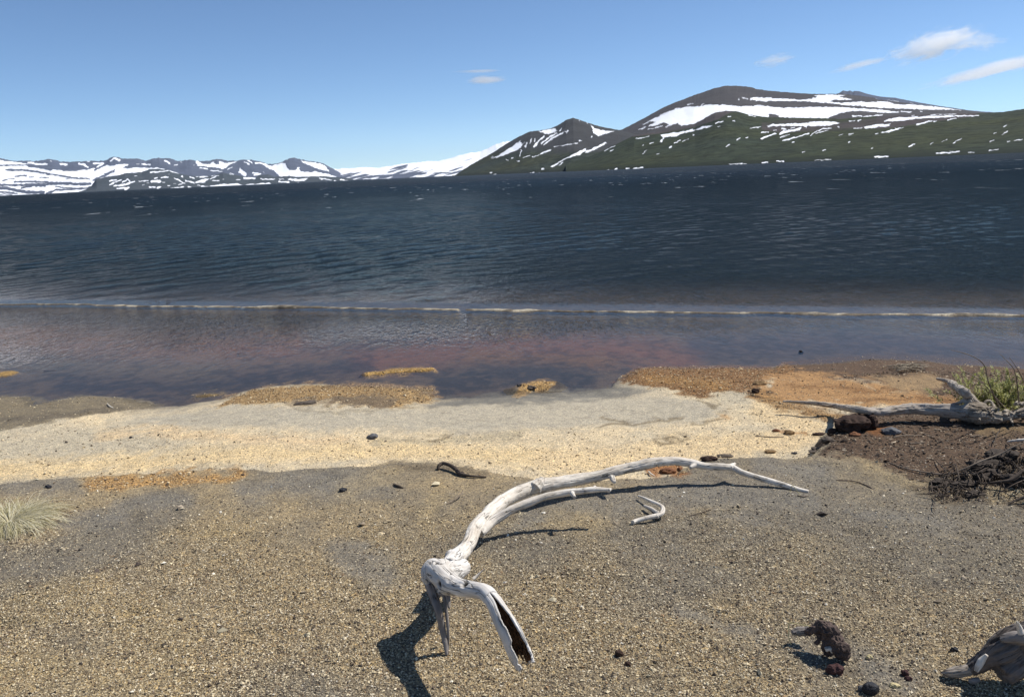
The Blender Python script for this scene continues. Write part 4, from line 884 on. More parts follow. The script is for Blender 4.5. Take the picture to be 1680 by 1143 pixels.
organic('limb', [(mC, mR), stub(876, 800, .10, 26, 886, 790, .115, 17), stub(884, 795, .11, 18, 890, 784, .125, 9), stub(995, 777, .095, 12, 996, 769, .108, 6), stub(1075, 760, .122, 12, 1074, 751.5, .137, 5), stub(1003, 782, .09, 11, 1008, 791, .08, 6),
                 stub(1196, 766, .085, 11, 1206, 760, .093, 4), stub(1140, 762, .105, 9, 1132, 767, .1, 6)],
        DW, W_WHITE, 0.0024, 1, 0.0011, 0.13, holes=limb_holes, origin=O)
SIDE = [(787, 874, .075, 15), (806, 857, .087, 16), (822, 846, .102, 15.5), (844, 833, .124, 14.5), (871, 822.5, .142, 13), (897, 813.5, .156, 12), (923, 808.5, .164, 11), (951, 805, .168, 10), (976, 802.5, .172, 9.5), (1000, 804, .168, 7)]
sC, sR = path_between(SIDE, 90)
organic('side_limb', [(sC, sR), stub(938, 808, .165, 8, 943, 815, .16, 5), stub(976, 803, .172, 8, 976, 797.5, .18, 5), stub(998, 804, .169, 7, 1003, 801, .172, 3)], DW, W_WHITE, 0.002, 2, 0.0009, 0.15, origin=O,
        holes=[(tuple(place(941, 807, .178)), .006, .004), (tuple(place(977, 799, .182)), .005, .003)])
# root knot: hump, lobes and the bent arm
ROOT = [(708, 950, .21, 26), (706, 938, .235, 31), (712, 932, .245, 37), (724, 943, .25, 41), (737, 955, .255, 38), (753, 962, .27, 29), (777, 966, .29, 26), (795, 971, .31, 26), (806, 981, .31, 27)]
rC, rR = path_between(ROOT, 70)
lobe = [(736, 926, .17, 26), (745, 914, .135, 26), (756, 906, .10, 25), (765, 897, .086, 23)]
lC, lR = path_between(lobe, 14)
m1 = ppm(place(757, 932, .13))
root_holes = [(tuple(place(731, 947, .30)), .015, .010), (tuple(place(764, 958, .30)), .014, .009), (tuple(place(716, 921, .29)), .012, .007), (tuple(place(723, 924, .285)), .010, .006), (tuple(place(740, 918, .18)), .012, .008),
              (tuple(place(704, 945, .26)), .007, .005), (tuple(place(717, 959, .26)), .014, .010), (tuple(place(749, 921, .165)), .007, .004), (tuple(place(740, 942, .29)), .006, .004)]
organic('root', [(rC, rR), (lC, lR), path_between([(757, 931, .135, 30), (746, 936, .165, 34), (733, 942, .20, 38), (722, 947, .225, 38)], 14), path_between([(700, 945, .20, 20), (712, 958, .195, 26), (724, 962, .20, 26), (740, 965, .225, 22)], 14)], DW, W_KNOT, 0.0024, 3, 0.0007, 0.06,
        blobs=[(tuple(place(757, 931, .135)), (16*m1, 15*m1, 15*m1)), (tuple(place(742, 934, .18)), (13*m1, 15*m1, 14*m1)), (tuple(place(726, 934, .22)), (17*m1, 17*m1, 17*m1)), (tuple(place(742, 912, .135)), (13*m1, 12*m1, 12*m1)), (tuple(place(722, 950, .215)), (15*m1, 15*m1, 16*m1))],
        holes=[(h_[0], h_[1]*1.5, h_[2]*1.1) for h_ in root_holes], origin=O, smooth=10)
# hollow arm: an open gutter of wood
def gutter():
    pts = [(800, 975, .31, 25), (812, 990, .30, 28), (825, 1014, .27, 33), (837, 1036, .235, 36), (848, 1060, .19, 38), (857, 1080, .155, 37), (863, 1094, .13, 33)]
    C, R = path_between(pts, 110)
    T = np.gradient(C, axis=0); T /= np.linalg.norm(T, axis=1)[:, None]
    view = np.array([0.30, -0.72, 0.62]); view /= np.linalg.norm(view)    # the side the crack opens to
    n = len(C); na = 40; V = []
    s = np.linspace(0, 1, n)
    half = np.interp(s, [0, .08, .2, .35, .7, 1], [0.04, .12, .22, .45, .80, 1.05])*(1+0.16*fbm2(s*26, s*0, 3, 8))      # half opening angle
    for layer in (0, 1):
        for i in range(n):
            o = view-T[i]*(view@T[i]); o /= np.linalg.norm(o); b = np.cross(T[i], o)
            hl = half[i]*float(1+0.5*fbm2(np.array(i*0.09), np.array(3.1), 4, 4, 0.6)); hr_ = half[i]*float(1+0.4*fbm2(np.array(i*0.08), np.array(9.1), 4, 5, 0.6))
            a = np.linspace(hl, 2*math.pi-hr_, na)
            th = (0.006+0.004*s[i])*(0.6+0.4*np.sin((a-hl)/(a[-1]-a[0])*math.pi))
            wob = 1+0.10*fbm2(a*1.5, np.full(na, i*0.06), 3, 6)+0.03*fbm2(a*6, np.full(na, i*0.05), 2, 7)
            rr = R[i]*wob*(1.0 if layer == 0 else 1.0)-(th if layer else 0)
            el = 1-0.15*np.cos(a)*s[i]
            V.append(C[i]+(rr*el*np.cos(a))[:, None]*o+(rr*np.sin(a))[:, None]*b)
    V = np.array(V)  # (2n, na, 3)
    # ragged lower end
    V = V.reshape(2*n*na, 3)
    idx = lambda l, i, j: l*n*na+i*na+j
    endr = [n-1-int(9*abs(math.sin(j*0.9))*(0.5+0.5*math.sin(j*2.3+1)))-(14 if 12 < j < 26 else 0) for j in range(na)]
    Fo = []; Fi = []
    for i in range(n-1):
        for j in range(na-1):
            if i < min(endr[j], endr[j+1]):
                Fo.append((idx(0, i, j), idx(0, i, j+1), idx(0, i+1, j+1), idx(0, i+1, j)))
                Fi.append((idx(1, i, j), idx(1, i+1, j), idx(1, i+1, j+1), idx(1, i, j+1)))
    rim = []
    for i in range(n-1):
        if i < endr[0]: rim.append((idx(0, i, 0), idx(0, i+1, 0), idx(1, i+1, 0), idx(1, i, 0)))
        if i < endr[-1]: rim.append((idx(0, i, na-1), idx(1, i, na-1), idx(1, i+1, na-1), idx(0, i+1, na-1)))
    for j in range(na-1):
        e = min(endr[j], endr[j+1]); rim.append((idx(0, e, j), idx(0, e, j+1), idx(1, e, j+1), idx(1, e, j)))
        if j:
            a_, b_ = min(endr[j-1], endr[j]), min(endr[j], endr[j+1])
            for e in range(min(a_, b_), max(a_, b_)): rim.append((idx(0, e, j), idx(0, e+1, j), idx(1, e+1, j), idx(1, e, j)))
    A = np.tile(np.linspace(0, 6.0, na), 2*n); S_i = np.repeat(np.tile(np.arange(n), 2), na)*0.0026
    fib = np.stack([S_i+7, np.cos(A)*0.04, np.sin(A)*0.04], -1)
    out = V-O
    me = newmesh('hollow_root', out, Fo+rim); vattr(me, 'fib', fib); fattr(me, 'hole', np.zeros(len(V)))
    o = link('hollow_root', me, W_KNOT, DW); o['label'] = 'split hollow arm of the root with bleached rims'
    # wood grain relief
    nr = np.empty(len(V)*3, np.float32); me.vertices.foreach_get('normal', nr)
    me2 = newmesh('rotten_core', out, Fi); vattr(me2, 'fib', fib); fattr(me2, 'hole', np.zeros(len(V)))
    link('rotten_core', me2, W_INNER, o)
    # splintered brown fibres lying in the gutter
    tb = []
    rg = np.random.default_rng(5)
    for q in range(26):
        i0 = int(rg.integers(35, 70)); i1 = min(n-2, i0+int(rg.integers(20, 42)))
        a = math.pi+rg.uniform(0.2, 1.5); k = rg.uniform(0.55, 0.80)
        pts_ = []
        for i in range(i0, i1, 3):
            oo = view-T[i]*(view@T[i]); oo /= np.linalg.norm(oo); b = np.cross(T[i], oo)
            pts_.append(C[i]+R[i]*k*(math.cos(a)*oo+math.sin(a)*b)+rg.normal(0, 0.0012, 3))
        if len(pts_) > 3:
            pts_ = np.array(pts_); tb.append((pts_, np.full(len(pts_), rg.uniform(0.0014, 0.0034))))
    simple_tubes('wood_fibres', tb, W_INNER, o, 6, O)
gutter()
LEG = [(705, 958, .21, 17), (712, 978, .18, 15), (719, 1002, .15, 13), (725, 1030, .09, 11), (730, 1055, .04, 9), (733, 1074, .004, 5)]
organic('leg', [path_between(LEG, 50)], DW, W_DGREY, 0.0018, 11, 0.0015, 0.08, origin=O)
LEG2 = [(720, 972, .20, 7), (728, 978, .185, 6), (732, 1000, .15, 5.5), (735, 1030, .09, 5), (735, 1056, .03, 5), (734, 1070, .005, 3)]
organic('leg', [path_between(LEG2, 40)], DW, W_DGREY, 0.0014, 12, 0.0008, 0.08, origin=O)
organic('root_stub', [path_between([(734, 968, .21, 9), (736, 985, .18, 7), (737, 997, .165, 4)], 14)], DW, W_DGREY, 0.0016, 13, 0.0008, 0.08, origin=O)
organic('splinter', [path_between([(776, 950, .215, 7), (783, 944, .225, 5), (795, 932, .25, 1.5)], 16)], DW, W_WHITE, 0.0012, 14, 0.0006, 0.05, origin=O)

# ---- grey driftwood log on the dark soil
lb = place(1600, 690, 0)
LG = tag(empty('driftwood_log', lb), 'grey weathered driftwood log with a forked root lying on the dark soil at right', 'driftwood'); LO = np.array(lb)
TR = [(1284, 658.5, .10, 3), (1300, 659, .10, 5), (1343, 662, .10, 8), (1375, 667, .095, 9), (1400, 671, .09, 11), (1443, 676, .085, 14), (1470, 672, .085, 16), (1500, 670, .085, 18), (1543, 672, .08, 20), (1575, 675, .075, 25), (1600, 676, .07, 31)]
organic('trunk', [path_between(TR, 120), stub(1550, 671, .08, 10, 1558, 678, .07, 6)], LG, W_GREY, 0.004, 21, 0.003, 0.08, origin=LO)
organic('forked_limb', [path_between([(1602, 668, .10, 20), (1590, 652, .14, 17), (1578, 640, .17, 14), (1562, 630, .19, 12), (1550, 624, .20, 8), (1536, 620.5, .21, 4)], 50), path_between([(1592, 664, .11, 8), (1582, 657, .13, 7), (1573, 661, .11, 6), (1562, 663, .10, 5)], 14)],
        LG, W_GREY, 0.0035, 22, 0.0028, 0.08, origin=LO)
rg_ = np.random.default_rng(12)
rt = [path_between([(1585, 680, .06, 26), (1605, 682, .06, 30), (1625, 684, .05, 22), (1650, 684, .05, 17), (1680, 676, .07, 15), (1720, 668, .1, 18)], 50)]
for q in range(44):
    x = rg_.uniform(1586, 1690); y = 684-(x-1600)*0.08+rg_.uniform(-16, 8); h = 0.03+max(0, 690-y)*ppm(place(x, 690))*0.9
    a = rg_.uniform(0, 6.28); L_ = rg_.uniform(8, 20)
    pts = [(x, y, h, rg_.uniform(5, 9)), (x+L_*.5*math.cos(a), y+L_*.25*math.sin(a)-2, h, rg_.uniform(4, 8)), (x+L_*math.cos(a), y+L_*.4*math.sin(a), h, rg_.uniform(2, 5))]
    rt.append(path_between(pts, 12))
rt.append(path_between([(1612, 668, .10, 5), (1618, 658, .13, 5), (1626, 660, .12, 5), (1632, 672, .09, 4)], 16))
organic('root_mass', rt, LG, W_ROOT, 0.003, 23, 0.004, 0.2, origin=LO, blobs=[(tuple(place(1600, 675, .07)), (.085, .075, .06))], smooth=2)

# ---- other pieces of wood
def piece(name, label, cat, tubes, mat, voxel=0.002, seed=0, groove=0.0012, lump=0.1, group=None, parts=None, **k):
    p = tubes[0][0].mean(0); z = float(gz(np.array([p[0]]), np.array([p[1]]))[0]); org = np.array([p[0], p[1], z])
    o = organic(name, tubes, None, mat, voxel, seed, groove, lump, origin=org, **k); o.location = org.tolist()
    return tag(o, label, cat, group)
# small forked stick under the arch
piece('forked_stick', 'small pale forked stick lying on the sand under the big branch', 'stick',
      [path_between([(1038, 857, .012, 8), (1045, 854, .015, 7), (1066, 848, .025, 7.5), (1083, 843.5, .03, 9), (1088, 836, .035, 7), (1084, 829, .035, 6), (1064, 820, .03, 5), (1047, 813, .02, 3)], 50),
       path_between([(1080, 842, .03, 7), (1070, 835, .03, 6), (1057, 829, .02, 4)], 14), path_between([(1078, 846, .03, 5), (1080, 850, .02, 3)], 8)], W_WHITE, 0.0016, 31, 0.0012)
piece('dark_stick', 'dark curved stick arching at the edge of the pale sand', 'stick',
      [path_between([(719, 770, .006, 5), (720, 764, .02, 6), (727, 760, .03, 6), (738, 763, .03, 6), (747, 769, .025, 7), (754, 776, .015, 7), (770, 780, .012, 4), (798, 782, .008, 3)], 50), path_between([(750, 770, .03, 4), (757, 777, .015, 4)], 10)], W_BARK, 0.002, 32, 0.0015)
# dark stump with a white broken tip
st = place(1370, 1085, 0); SO = np.array(st)
ST = tag(empty('rotten_stump', st), 'dark brown crooked piece of rotten wood standing on the sand at lower right', 'driftwood')
organic('stump_body', [path_between([(1322, 1040, .055, 14), (1334, 1034, .075, 19), (1346, 1031, .085, 26), (1358, 1040, .08, 33), (1368, 1054, .065, 34), (1375, 1066, .045, 33), (1379, 1074, .02, 30)], 50),
                       path_between([(1352, 1034, .08, 18), (1352, 1052, .055, 16), (1354, 1067, .03, 18), (1362, 1074, .015, 18)], 30), path_between([(1384, 1078, .02, 8), (1380, 1080, .01, 6)], 6), stub(1350, 1028, .085, 12, 1358, 1019, .10, 4), stub(1370, 1040, .08, 12, 1384, 1036, .09, 3), stub(1382, 1060, .05, 12, 1392, 1062, .045, 3), stub(1356, 1070, .03, 14, 1347, 1079, .008, 6), stub(1338, 1030, .08, 10, 1330, 1024, .09, 3), stub(1345, 1045, .06, 14, 1338, 1056, .04, 4)],
        ST, stone_mat('rotten_bark', (0.085, 0.060, 0.050), 0.65), 0.002, 41, 0.0006, 0.34, origin=SO, smooth=1, crumb=0.016, holes=[(tuple(place(1362, 1050, .09)), .016, .014), (tuple(place(1375, 1062, .07)), .012, .010), (tuple(place(1350, 1040, .1)), .010, .008)])
organic('broken_tip', [path_between([(1299, 1037, .045, 9), (1310, 1035, .05, 15), (1322, 1034, .055, 14), (1328, 1031, .065, 10)], 20)], ST, W_DGREY, 0.0016, 42, 0.0015, 0.1, origin=SO)
organic('pale_bark_patch', [path_between([(1353, 1066, .042, 8), (1362, 1064, .048, 9), (1367, 1070, .04, 7)], 12)], ST, W_WHITE, 0.0016, 43, 0.0025, 0.2, origin=SO)
straw = N('dry_straw'); M_STRAW = straw.surf(straw.pbsdf(Base_Color=(0.55, 0.48, 0.22, 1), Roughness=0.7))
tw = [path_between([(1330, 1027, .09, 1.2), (1310, 1023, .08, 1.2), (1294, 1021, .075, 1.2)], 12), path_between([(1294, 1021, .075, 1.2), (1293.5, 1035, .05, 1.2), (1294, 1046, .03, 1.2)], 10), path_between([(1294, 1046, .03, 1.2), (1298, 1057, .006, 1.2)], 8)]
o = simple_tubes('straw', tw, M_STRAW, None, 6, SO); o.location = SO.tolist(); tag(o, 'thin bent yellow straw leaning on the dark stump', 'straw')
# grey stump at the lower right corner
gs = place(1640, 1110, 0); GO = np.array(gs)
GS = tag(empty('root_stump', gs), 'grey driftwood root cut off by the lower right corner of the picture', 'driftwood')
organic('stump_body', [path_between([(1590, 1098, .04, 18), (1615, 1082, .075, 30), (1640, 1066, .11, 44), (1665, 1050, .14, 50), (1700, 1040, .16, 52), (1750, 1035, .16, 50)], 60), path_between([(1640, 1105, .05, 40), (1665, 1085, .08, 44), (1690, 1065, .11, 40)], 20)],
        GS, W_SHADE, 0.003, 51, 0.004, 0.12, origin=GO)
organic('pale_prong', [path_between([(1546, 1105, .012, 7), (1556, 1104, .02, 13), (1575, 1101, .03, 17), (1592, 1097, .04, 18), (1604, 1090, .055, 16)], 40)], GS, W_GREY, 0.002, 52, 0.003, 0.25, origin=GO)
organic('pale_prong', [path_between([(1602, 1101, .065, 6), (1606, 1092, .08, 11), (1611, 1083, .095, 12), (1619, 1073, .115, 6)], 20)], GS, W_WHITE, 0.0018, 53, 0.0022, 0.25, origin=GO)
organic('flat_bark', [path_between([(1640, 1048, .155, 14), (1660, 1046, .165, 20), (1690, 1046, .17, 22), (1720, 1046, .17, 22)], 30)], GS, W_DGREY, 0.0025, 54, 0.003, 0.05, origin=GO)
organic('pale_prong', [path_between([(1677, 1040, .185, 12), (1673, 1030, .205, 9), (1669, 1019, .23, 4)], 16)], GS, W_WHITE, 0.0016, 55, 0.001, 0.08, origin=GO)
organic('root_stub', [path_between([(1591, 1117, .012, 10), (1598, 1116, .02, 11), (1606, 1114, .02, 9)], 10)], GS, W_DGREY, 0.0018, 56, 0.001, 0.08, origin=GO)

# ---- thin twigs and sticks
def twig(name, label, pts, mat=None, n=30, kids=(), cat='twig', group=None):
    tb = [path_between(pts, n)]+[path_between(k, 12) for k in kids]
    p = tb[0][0].mean(0); org = np.array([p[0], p[1], float(gz(np.array([p[0]]), np.array([p[1]]))[0])])
    o = simple_tubes(name, tb, mat or W_TWIG, None, 8, org); o.location = org.tolist()
    return tag(o, label, cat, group)
twig('twig', 'thin curved twig on the sand left of the white arch', [(733, 826, .004, 1.5), (745, 820, .01, 2.2), (755, 812, .02, 2), (760, 805, .03, 1)])
twig('twig', 'small dark bit of bark above the curved twig', [(646, 794, .006, 3), (653, 797, .008, 5), (662, 800, .003, 2)], W_BARK)
twig('twig', 'long thin dark twig running from the dark soil onto the grey sand', [(1455, 757, .006, 1.5), (1480, 766, .01, 2), (1510, 773, .012, 2.6), (1545, 777.5, .014, 3), (1590, 776, .016, 2.6), (1635, 774, .012, 1.5)])
twig('twig', 'pale knobbly twig rising to the right over the dark brush', [(1562, 776, .02, 2), (1588, 766, .045, 2.4), (1612, 755, .07, 2.6), (1640, 745, .09, 2.6), (1662, 733, .12, 2.2), (1690, 722, .15, 1.5)], kids=[[(1598, 762, .05, 1.5), (1603, 744, .09, .8)]])
twig('stick', 'short white peeled stick at the right edge above the brush', [(1653, 724, .04, 3), (1668, 722, .05, 4.5), (1700, 719, .06, 5)], W_WHITE, cat='stick')
twig('dead_branch', 'thick dark dead branch sweeping in from the right edge', [(1612, 793, .02, 4), (1635, 791, .035, 5), (1658, 787, .05, 6), (1680, 772, .08, 7), (1710, 760, .1, 8)], W_BARK, cat='branch', kids=[[(1650, 789, .045, 4), (1670, 798, .02, 3), (1688, 812, .01, 2)]])
twig('dead_branch', 'lower dark dead branch poking in at the right edge', [(1655, 826, .01, 3), (1668, 820, .02, 4), (1690, 812, .04, 6)], W_BARK, cat='branch')
twig('stick', 'pale stick lying on the dark soil right of the grey stone', [(1466, 717, .006, 2), (1485, 714, .012, 2.6), (1512, 714, .008, 1.5)], cat='stick')
twig('stick', 'short pale straight stick lower on the dark soil', [(1493, 727, .006, 2.2), (1516, 726, .006, 2.0)], cat='stick')
twig('stick', 'short pale straight stick on the dark soil below the log root', [(1592, 716, .006, 2.2), (1607, 714, .006, 2.2)], cat='stick')
twig('stick', 'long thin dark stick lying just below the grey log', [(1487, 688, .01, 1.5), (1530, 694, .01, 1.8), (1580, 698, .01, 1.5)], W_DARK, cat='stick')
twig('stick', 'thin brown stick on the pale sand left of the brown rocks', [(1239, 715, .004, 1.6), (1262, 716.5, .005, 1.8), (1285, 717, .004, 1.2)], cat='stick')
twig('twig', 'dark twig curving over the grey sand below the dark soil', [(1372, 787, .004, 1.2), (1400, 789, .008, 1.6), (1424, 797, .006, 1.6), (1445, 812, .003, 1.2)], W_DARK)
twig('twig', 'thin forked twig right of the small forked stick', [(1130, 846, .003, 1), (1150, 841, .01, 1.3), (1166, 836, .02, 1.6)], W_DARK, kids=[[(1160, 838, .015, 1), (1148, 826, .02, .6)]])
twig('twig', 'fine dark upright twig left of the white root', [(596, 984, .004, 1.4), (602, 968, .03, 1.4), (606, 955, .06, 1)], W_BARK)
twig('twig', 'dark crooked twig standing at the left edge of the frame', [(0, 872, .003, 1.2), (8, 868, .02, 1.2), (14, 860, .03, 1)], W_BARK)
twig('stick', 'small pale twig by the tip of the big branch', [(1308, 812, .004, 1.6), (1318, 814, .006, 2), (1328, 812, .004, 1.2)], cat='stick')
twig('straw', 'thin stem curled round the tip of the big white branch', [(1296, 806, .006, 1), (1300, 796, .05, .9), (1305, 801, .04, .8), (1312, 812, .005, .8)], M_STRAW, cat='straw')
twig('stick', 'dark floating stick lying along the sand bar left of centre', [(940, 509.5, .035, 1.4), (958, 510, .04, 1.8), (962, 509, .045, 1)], W_BARK, cat='stick')
twig('stick', 'twisted pale stick stranded on the sand bar at the far right', [(1530, 515, .04, 1.2), (1545, 517.5, .05, 2), (1560, 515, .05, 1.4), (1590, 514.5, .04, 1)], cat='stick', kids=[[(1545, 517, .05, 1.2), (1556, 521, .02, .8)]])
twig('stick', 'small dark stick floating below the right part of the bar', [(1380, 524, .012, 1), (1400, 525, .016, 1.6), (1420, 525, .012, .8)], W_BARK, cat='stick')
twig('stick', 'dark stick half sunk in the lagoon at left', [(72, 609, .01, 1.5), (80, 608, .02, 2), (90, 607, .01, 1)], W_BARK, cat='stick')
for i, (x, y, w, lb_) in enumerate([(1068, 777, 5, 'pale chip of wood on the rusty clump under the arch'), (180, 666, 3, 'pale crooked bit of wood on the wet brown shore at left')]):
    twig('wood_chip', lb_, [(x-4, y-4, .01, w*.5), (x, y, .015, w*.6), (x+6, y+3, .005, w*.3)], W_WHITE, cat='wood chip')

# ---- stones
K_BROWN = stone_mat('brown_clod', (0.045, 0.025, 0.017), 0.6); K_RUST = stone_mat('rusty_clod', (0.17, 0.075, 0.035), 0.4); K_GREY = stone_mat('grey_stone', (0.115, 0.115, 0.12), 0.2)
K_BLACK = stone_mat('black_stone', (0.02, 0.02, 0.024), 0.3, 0.6); K_MAR = stone_mat('maroon_stone', (0.06, 0.028, 0.026), 0.5); K_YEL = stone_mat('yellow_pumice', (0.55, 0.46, 0.25), 0.15); K_PALE = stone_mat('pale_pumice', (0.5, 0.46, 0.38), 0.2)
K_PEAT = stone_mat('peat', (0.05, 0.038, 0.029), 0.5); K_SOIL = stone_mat('soil_clod', (0.10, 0.08, 0.062), 0.4); K_LITTER = stone_mat('litter_clod', (0.22, 0.14, 0.065), 0.5)
def stone(label, px, py, w, h, mat, seed, dep=None, name='stone', cat='stone', group=None, sharp=0.25, sink=0.25, flat=False):
    if name == 'stone': w, h, sink = w*0.88, h*0.88, sink+0.08
    p = place(px, py+h*0.5, 0); m = ppm(p)
    rx, rz = w*m/2, h*m*0.62; ry = (dep*m/2 if dep else rx*0.75)
    bm = bmesh.new(); bmesh.ops.create_icosphere(bm, subdivisions=5 if w > 9 else 3, radius=1.0)
    co = np.array([v.co[:] for v in bm.verts])
    co = np.sign(co)*np.abs(co)**0.85
    nz = fbm3(co[:, 0]*1.3+seed, co[:, 1]*1.3, co[:, 2]*1.3, 4, seed); fz = fbm3(co[:, 0]*6+seed, co[:, 1]*6, co[:, 2]*6, 3, seed+3)
    co = co*(1+sharp*1.6*nz+0.10*sharp*4*fz*0.4)[:, None]
    if flat: co[:, 2] = np.where(co[:, 2] > 0, co[:, 2]*(1-0.5*np.abs(co[:, 0])), co[:, 2])
    co = co*np.array([rx, ry, rz])
    for v, c in zip(bm.verts, co): v.co = c
    me = bpy.data.meshes.new(name); bm.to_mesh(me); bm.free()
    for f in me.polygons: f.use_smooth = True
    o = link(name, me, mat); q = np.array(p); q[1] += ry*0.6; q[2] = float(gz(q[:1], q[1:2])[0])+rz*(1-2*sink)
    o.location = q.tolist(); o.rotation_euler = (0, 0, random.uniform(-.3, .3))
    return tag(o, label, cat, group)
stone('large dark brown peaty boulder propping up the grey log', 1402, 697, 52, 24, K_BROWN, 3, 44, 'boulder', 'boulder', sharp=0.42)
stone('dark brown boulder behind and right of the large peaty one', 1425, 690, 26, 26, K_BROWN, 9, 30, 'boulder', 'boulder', sharp=0.45)
stone('dark clod on the broken edge of the dark soil nearest the big peaty boulder', 1380, 700, 16, 12, K_BROWN, 71, sharp=0.45, name='clod', cat='clod')
stone('ragged dark clod halfway down the broken soil edge', 1361, 722, 22, 9, K_SOIL, 72, sharp=0.5, name='clod', cat='clod')
stone('ragged dark clod at the foot of the broken soil edge', 1340, 736, 22, 7, K_SOIL, 73, sharp=0.5, name='clod', cat='clod')
stone('small dark clod left of the peaty boulder', 1368, 706, 18, 11, K_BROWN, 5, sharp=0.35)
stone('flat dark clod pointing left over the pale sand', 1348, 712, 30, 4, K_BROWN, 6, 12, sharp=0.3)
stone('rusty orange clod in front of the peaty boulder', 1404, 712, 18, 8, K_RUST, 7, sharp=0.35)
stone('grey wedge-shaped stone on the dark soil right of the boulders', 1464, 706, 32, 13, K_GREY, 8, 22, sharp=0.25, flat=True)
stone('small grey stone alone on the pale sand', 611, 716, 19, 9, K_GREY, 10, 12, sharp=0.3)
stone('small rounded rusty clod on the pale sand', 1274, 706, 13, 5, K_RUST, 11, sharp=0.25)
stone('wedge-shaped rusty clod on the pale sand', 1297, 709, 20, 8, K_LITTER, 12, sharp=0.4)
stone('black rounded stone at the bottom edge right of centre', 1431, 1129, 30, 22, K_BLACK, 13, sharp=0.15)
stone('small grey stone touching the black rounded stone', 1413, 1128, 11, 11, K_GREY, 14, sharp=0.3)
stone('maroon stone in front of the dark stump', 1373, 1100, 26, 18, K_MAR, 15, sharp=0.4)
stone('elongated yellow pumice stone beside the black stone', 1469, 1125, 20, 9, K_YEL, 16, 9, sharp=0.25)
stone('small yellow pumice stone right of the dark stump', 1427, 1078, 12, 9, K_YEL, 17, sharp=0.3)
stone('dark stone in the hollow right of the yellow pumice', 1485, 1104, 14, 12, K_MAR, 18, sharp=0.4)
stone('dark maroon stone just below the one in the hollow', 1492, 1112, 13, 8, K_MAR, 19, sharp=0.4)
stone('small black stone left of the grey root stump', 1566, 1066, 12, 9, K_BLACK, 20, sharp=0.35)
stone('small black stone on the left part of the dark sand', 562, 803, 14, 7, K_BLACK, 21, sharp=0.3)
stone('tiny dark stone near the left end of the crest', 78, 798, 13, 5, K_BLACK, 22, sharp=0.35)
stone('brown stone in the sand right of the hollow root', 1016, 1073, 15, 12, K_BROWN, 23, sharp=0.35)
stone('small brown pebble left of the lone brown stone', 1030, 1090, 12, 8, K_BROWN, 24, sharp=0.35)
stone('dark flat clod on the crest below the pale sand', 1165, 752, 30, 8, K_BROWN, 25, 14, sharp=0.4)
stone('low clod right of the dark flat clod on the crest', 1190, 748, 26, 4, K_SOIL, 26, 12, sharp=0.4)
stone('small ochre clod on the crest line', 1264, 741, 20, 5, K_LITTER, 27, 10, sharp=0.4)
stone('tiny dark clod on the crest near the dark soil', 1304, 743, 11, 3, K_BLACK, 28, sharp=0.4)
stone('small dark stone poking out of the blue lagoon', 1315, 574, 8, 6, K_BLACK, 29, sharp=0.4, sink=0.1)
stone('tiny stone on the pale sand left of the grey stone', 214, 717, 6, 4, K_BLACK, 30, sharp=0.3)
stone('rusty clump half hidden under the arch of the branch', 1098, 773, 28, 9, K_RUST, 31, 16, sharp=0.45)
stone('small rusty lump beside the clump under the arch', 1116, 769, 12, 7, K_RUST, 32, sharp=0.45)
stone('low brown clod on the litter bank by the pond', 500, 661, 40, 6, K_SOIL, 33, 18, sharp=0.4)
stone('dark clod on the islet in the pond', 872, 637, 16, 5, K_SOIL, 35, 10, sharp=0.5)
stone('small dark clod at the left end of the pond islet', 852, 632, 8, 5, K_BLACK, 36, sharp=0.5)
stone('brown knob at the corner of the orange sand', 1240, 641, 14, 9, K_BROWN, 37, sharp=0.4)
stone('flat brown clod on the litter above the orange sand', 1246, 628, 22, 7, K_LITTER, 38, 12, sharp=0.4)

# ---- leafy and grassy plants
def blades(name, roots, dirs, lens, wid, mat, parent, origin, droop=0.6, seg=5, colv=None):
    V = []; Fs = []; cols = []
    for r, d, L, w in zip(roots, dirs, lens, wid):
        r = np.array(r); d = np.array(d)/np.linalg.norm(d)
        side = np.cross(d, [0, 0, 1.0]); side = side/(np.linalg.norm(side)+1e-6)
        b = len(V); p = r.copy(); dd = d.copy(); cv = random.random()
        for k in range(seg+1):
            t = k/seg; ww = w*(1-t**1.8)*0.5+0.0002
            V += [p-side*ww, p+side*ww]; cols += [cv, cv]
            dd = dd+np.array([0, 0, -droop/seg]); dd /= np.linalg.norm(dd); p = p+dd*L/seg
        for k in range(seg): Fs.append((b+2*k, b+2*k+1, b+2*k+3, b+2*k+2))
    V = np.array(V)-np.array(origin)
    me = newmesh(name, V, Fs); fattr(me, 'cv', cols)
    return link(name, me, mat, parent)
def leaf_mat(name, stops, tr=0.25):
    n = N(name); c = n.ramp(n.attr('cv'), stops)
    a = n.pbsdf(Base_Color=c, Roughness=0.6, Specular_IOR_Level=0.3); b = n.n('BsdfTranslucent', {'Color': c}).outputs[0]
    return n.surf(n.n('MixShader', {0: tr, 1: a, 2: b}).outputs[0])
M_DRYGR = leaf_mat('dry_grass_blades', [(0, (0.28, 0.27, 0.12)), (0.3, (0.46, 0.40, 0.22)), (0.55, (0.62, 0.56, 0.38)), (1, (0.72, 0.68, 0.52))])
tb_ = place(22, 858, 0); TO = np.array(tb_)
TG = tag(empty('grass_tuft', tb_), 'pale dry tuft of fine arching grass at the left edge', 'grass tuft')
roots, dirs, lens, wid = [], [], [], []
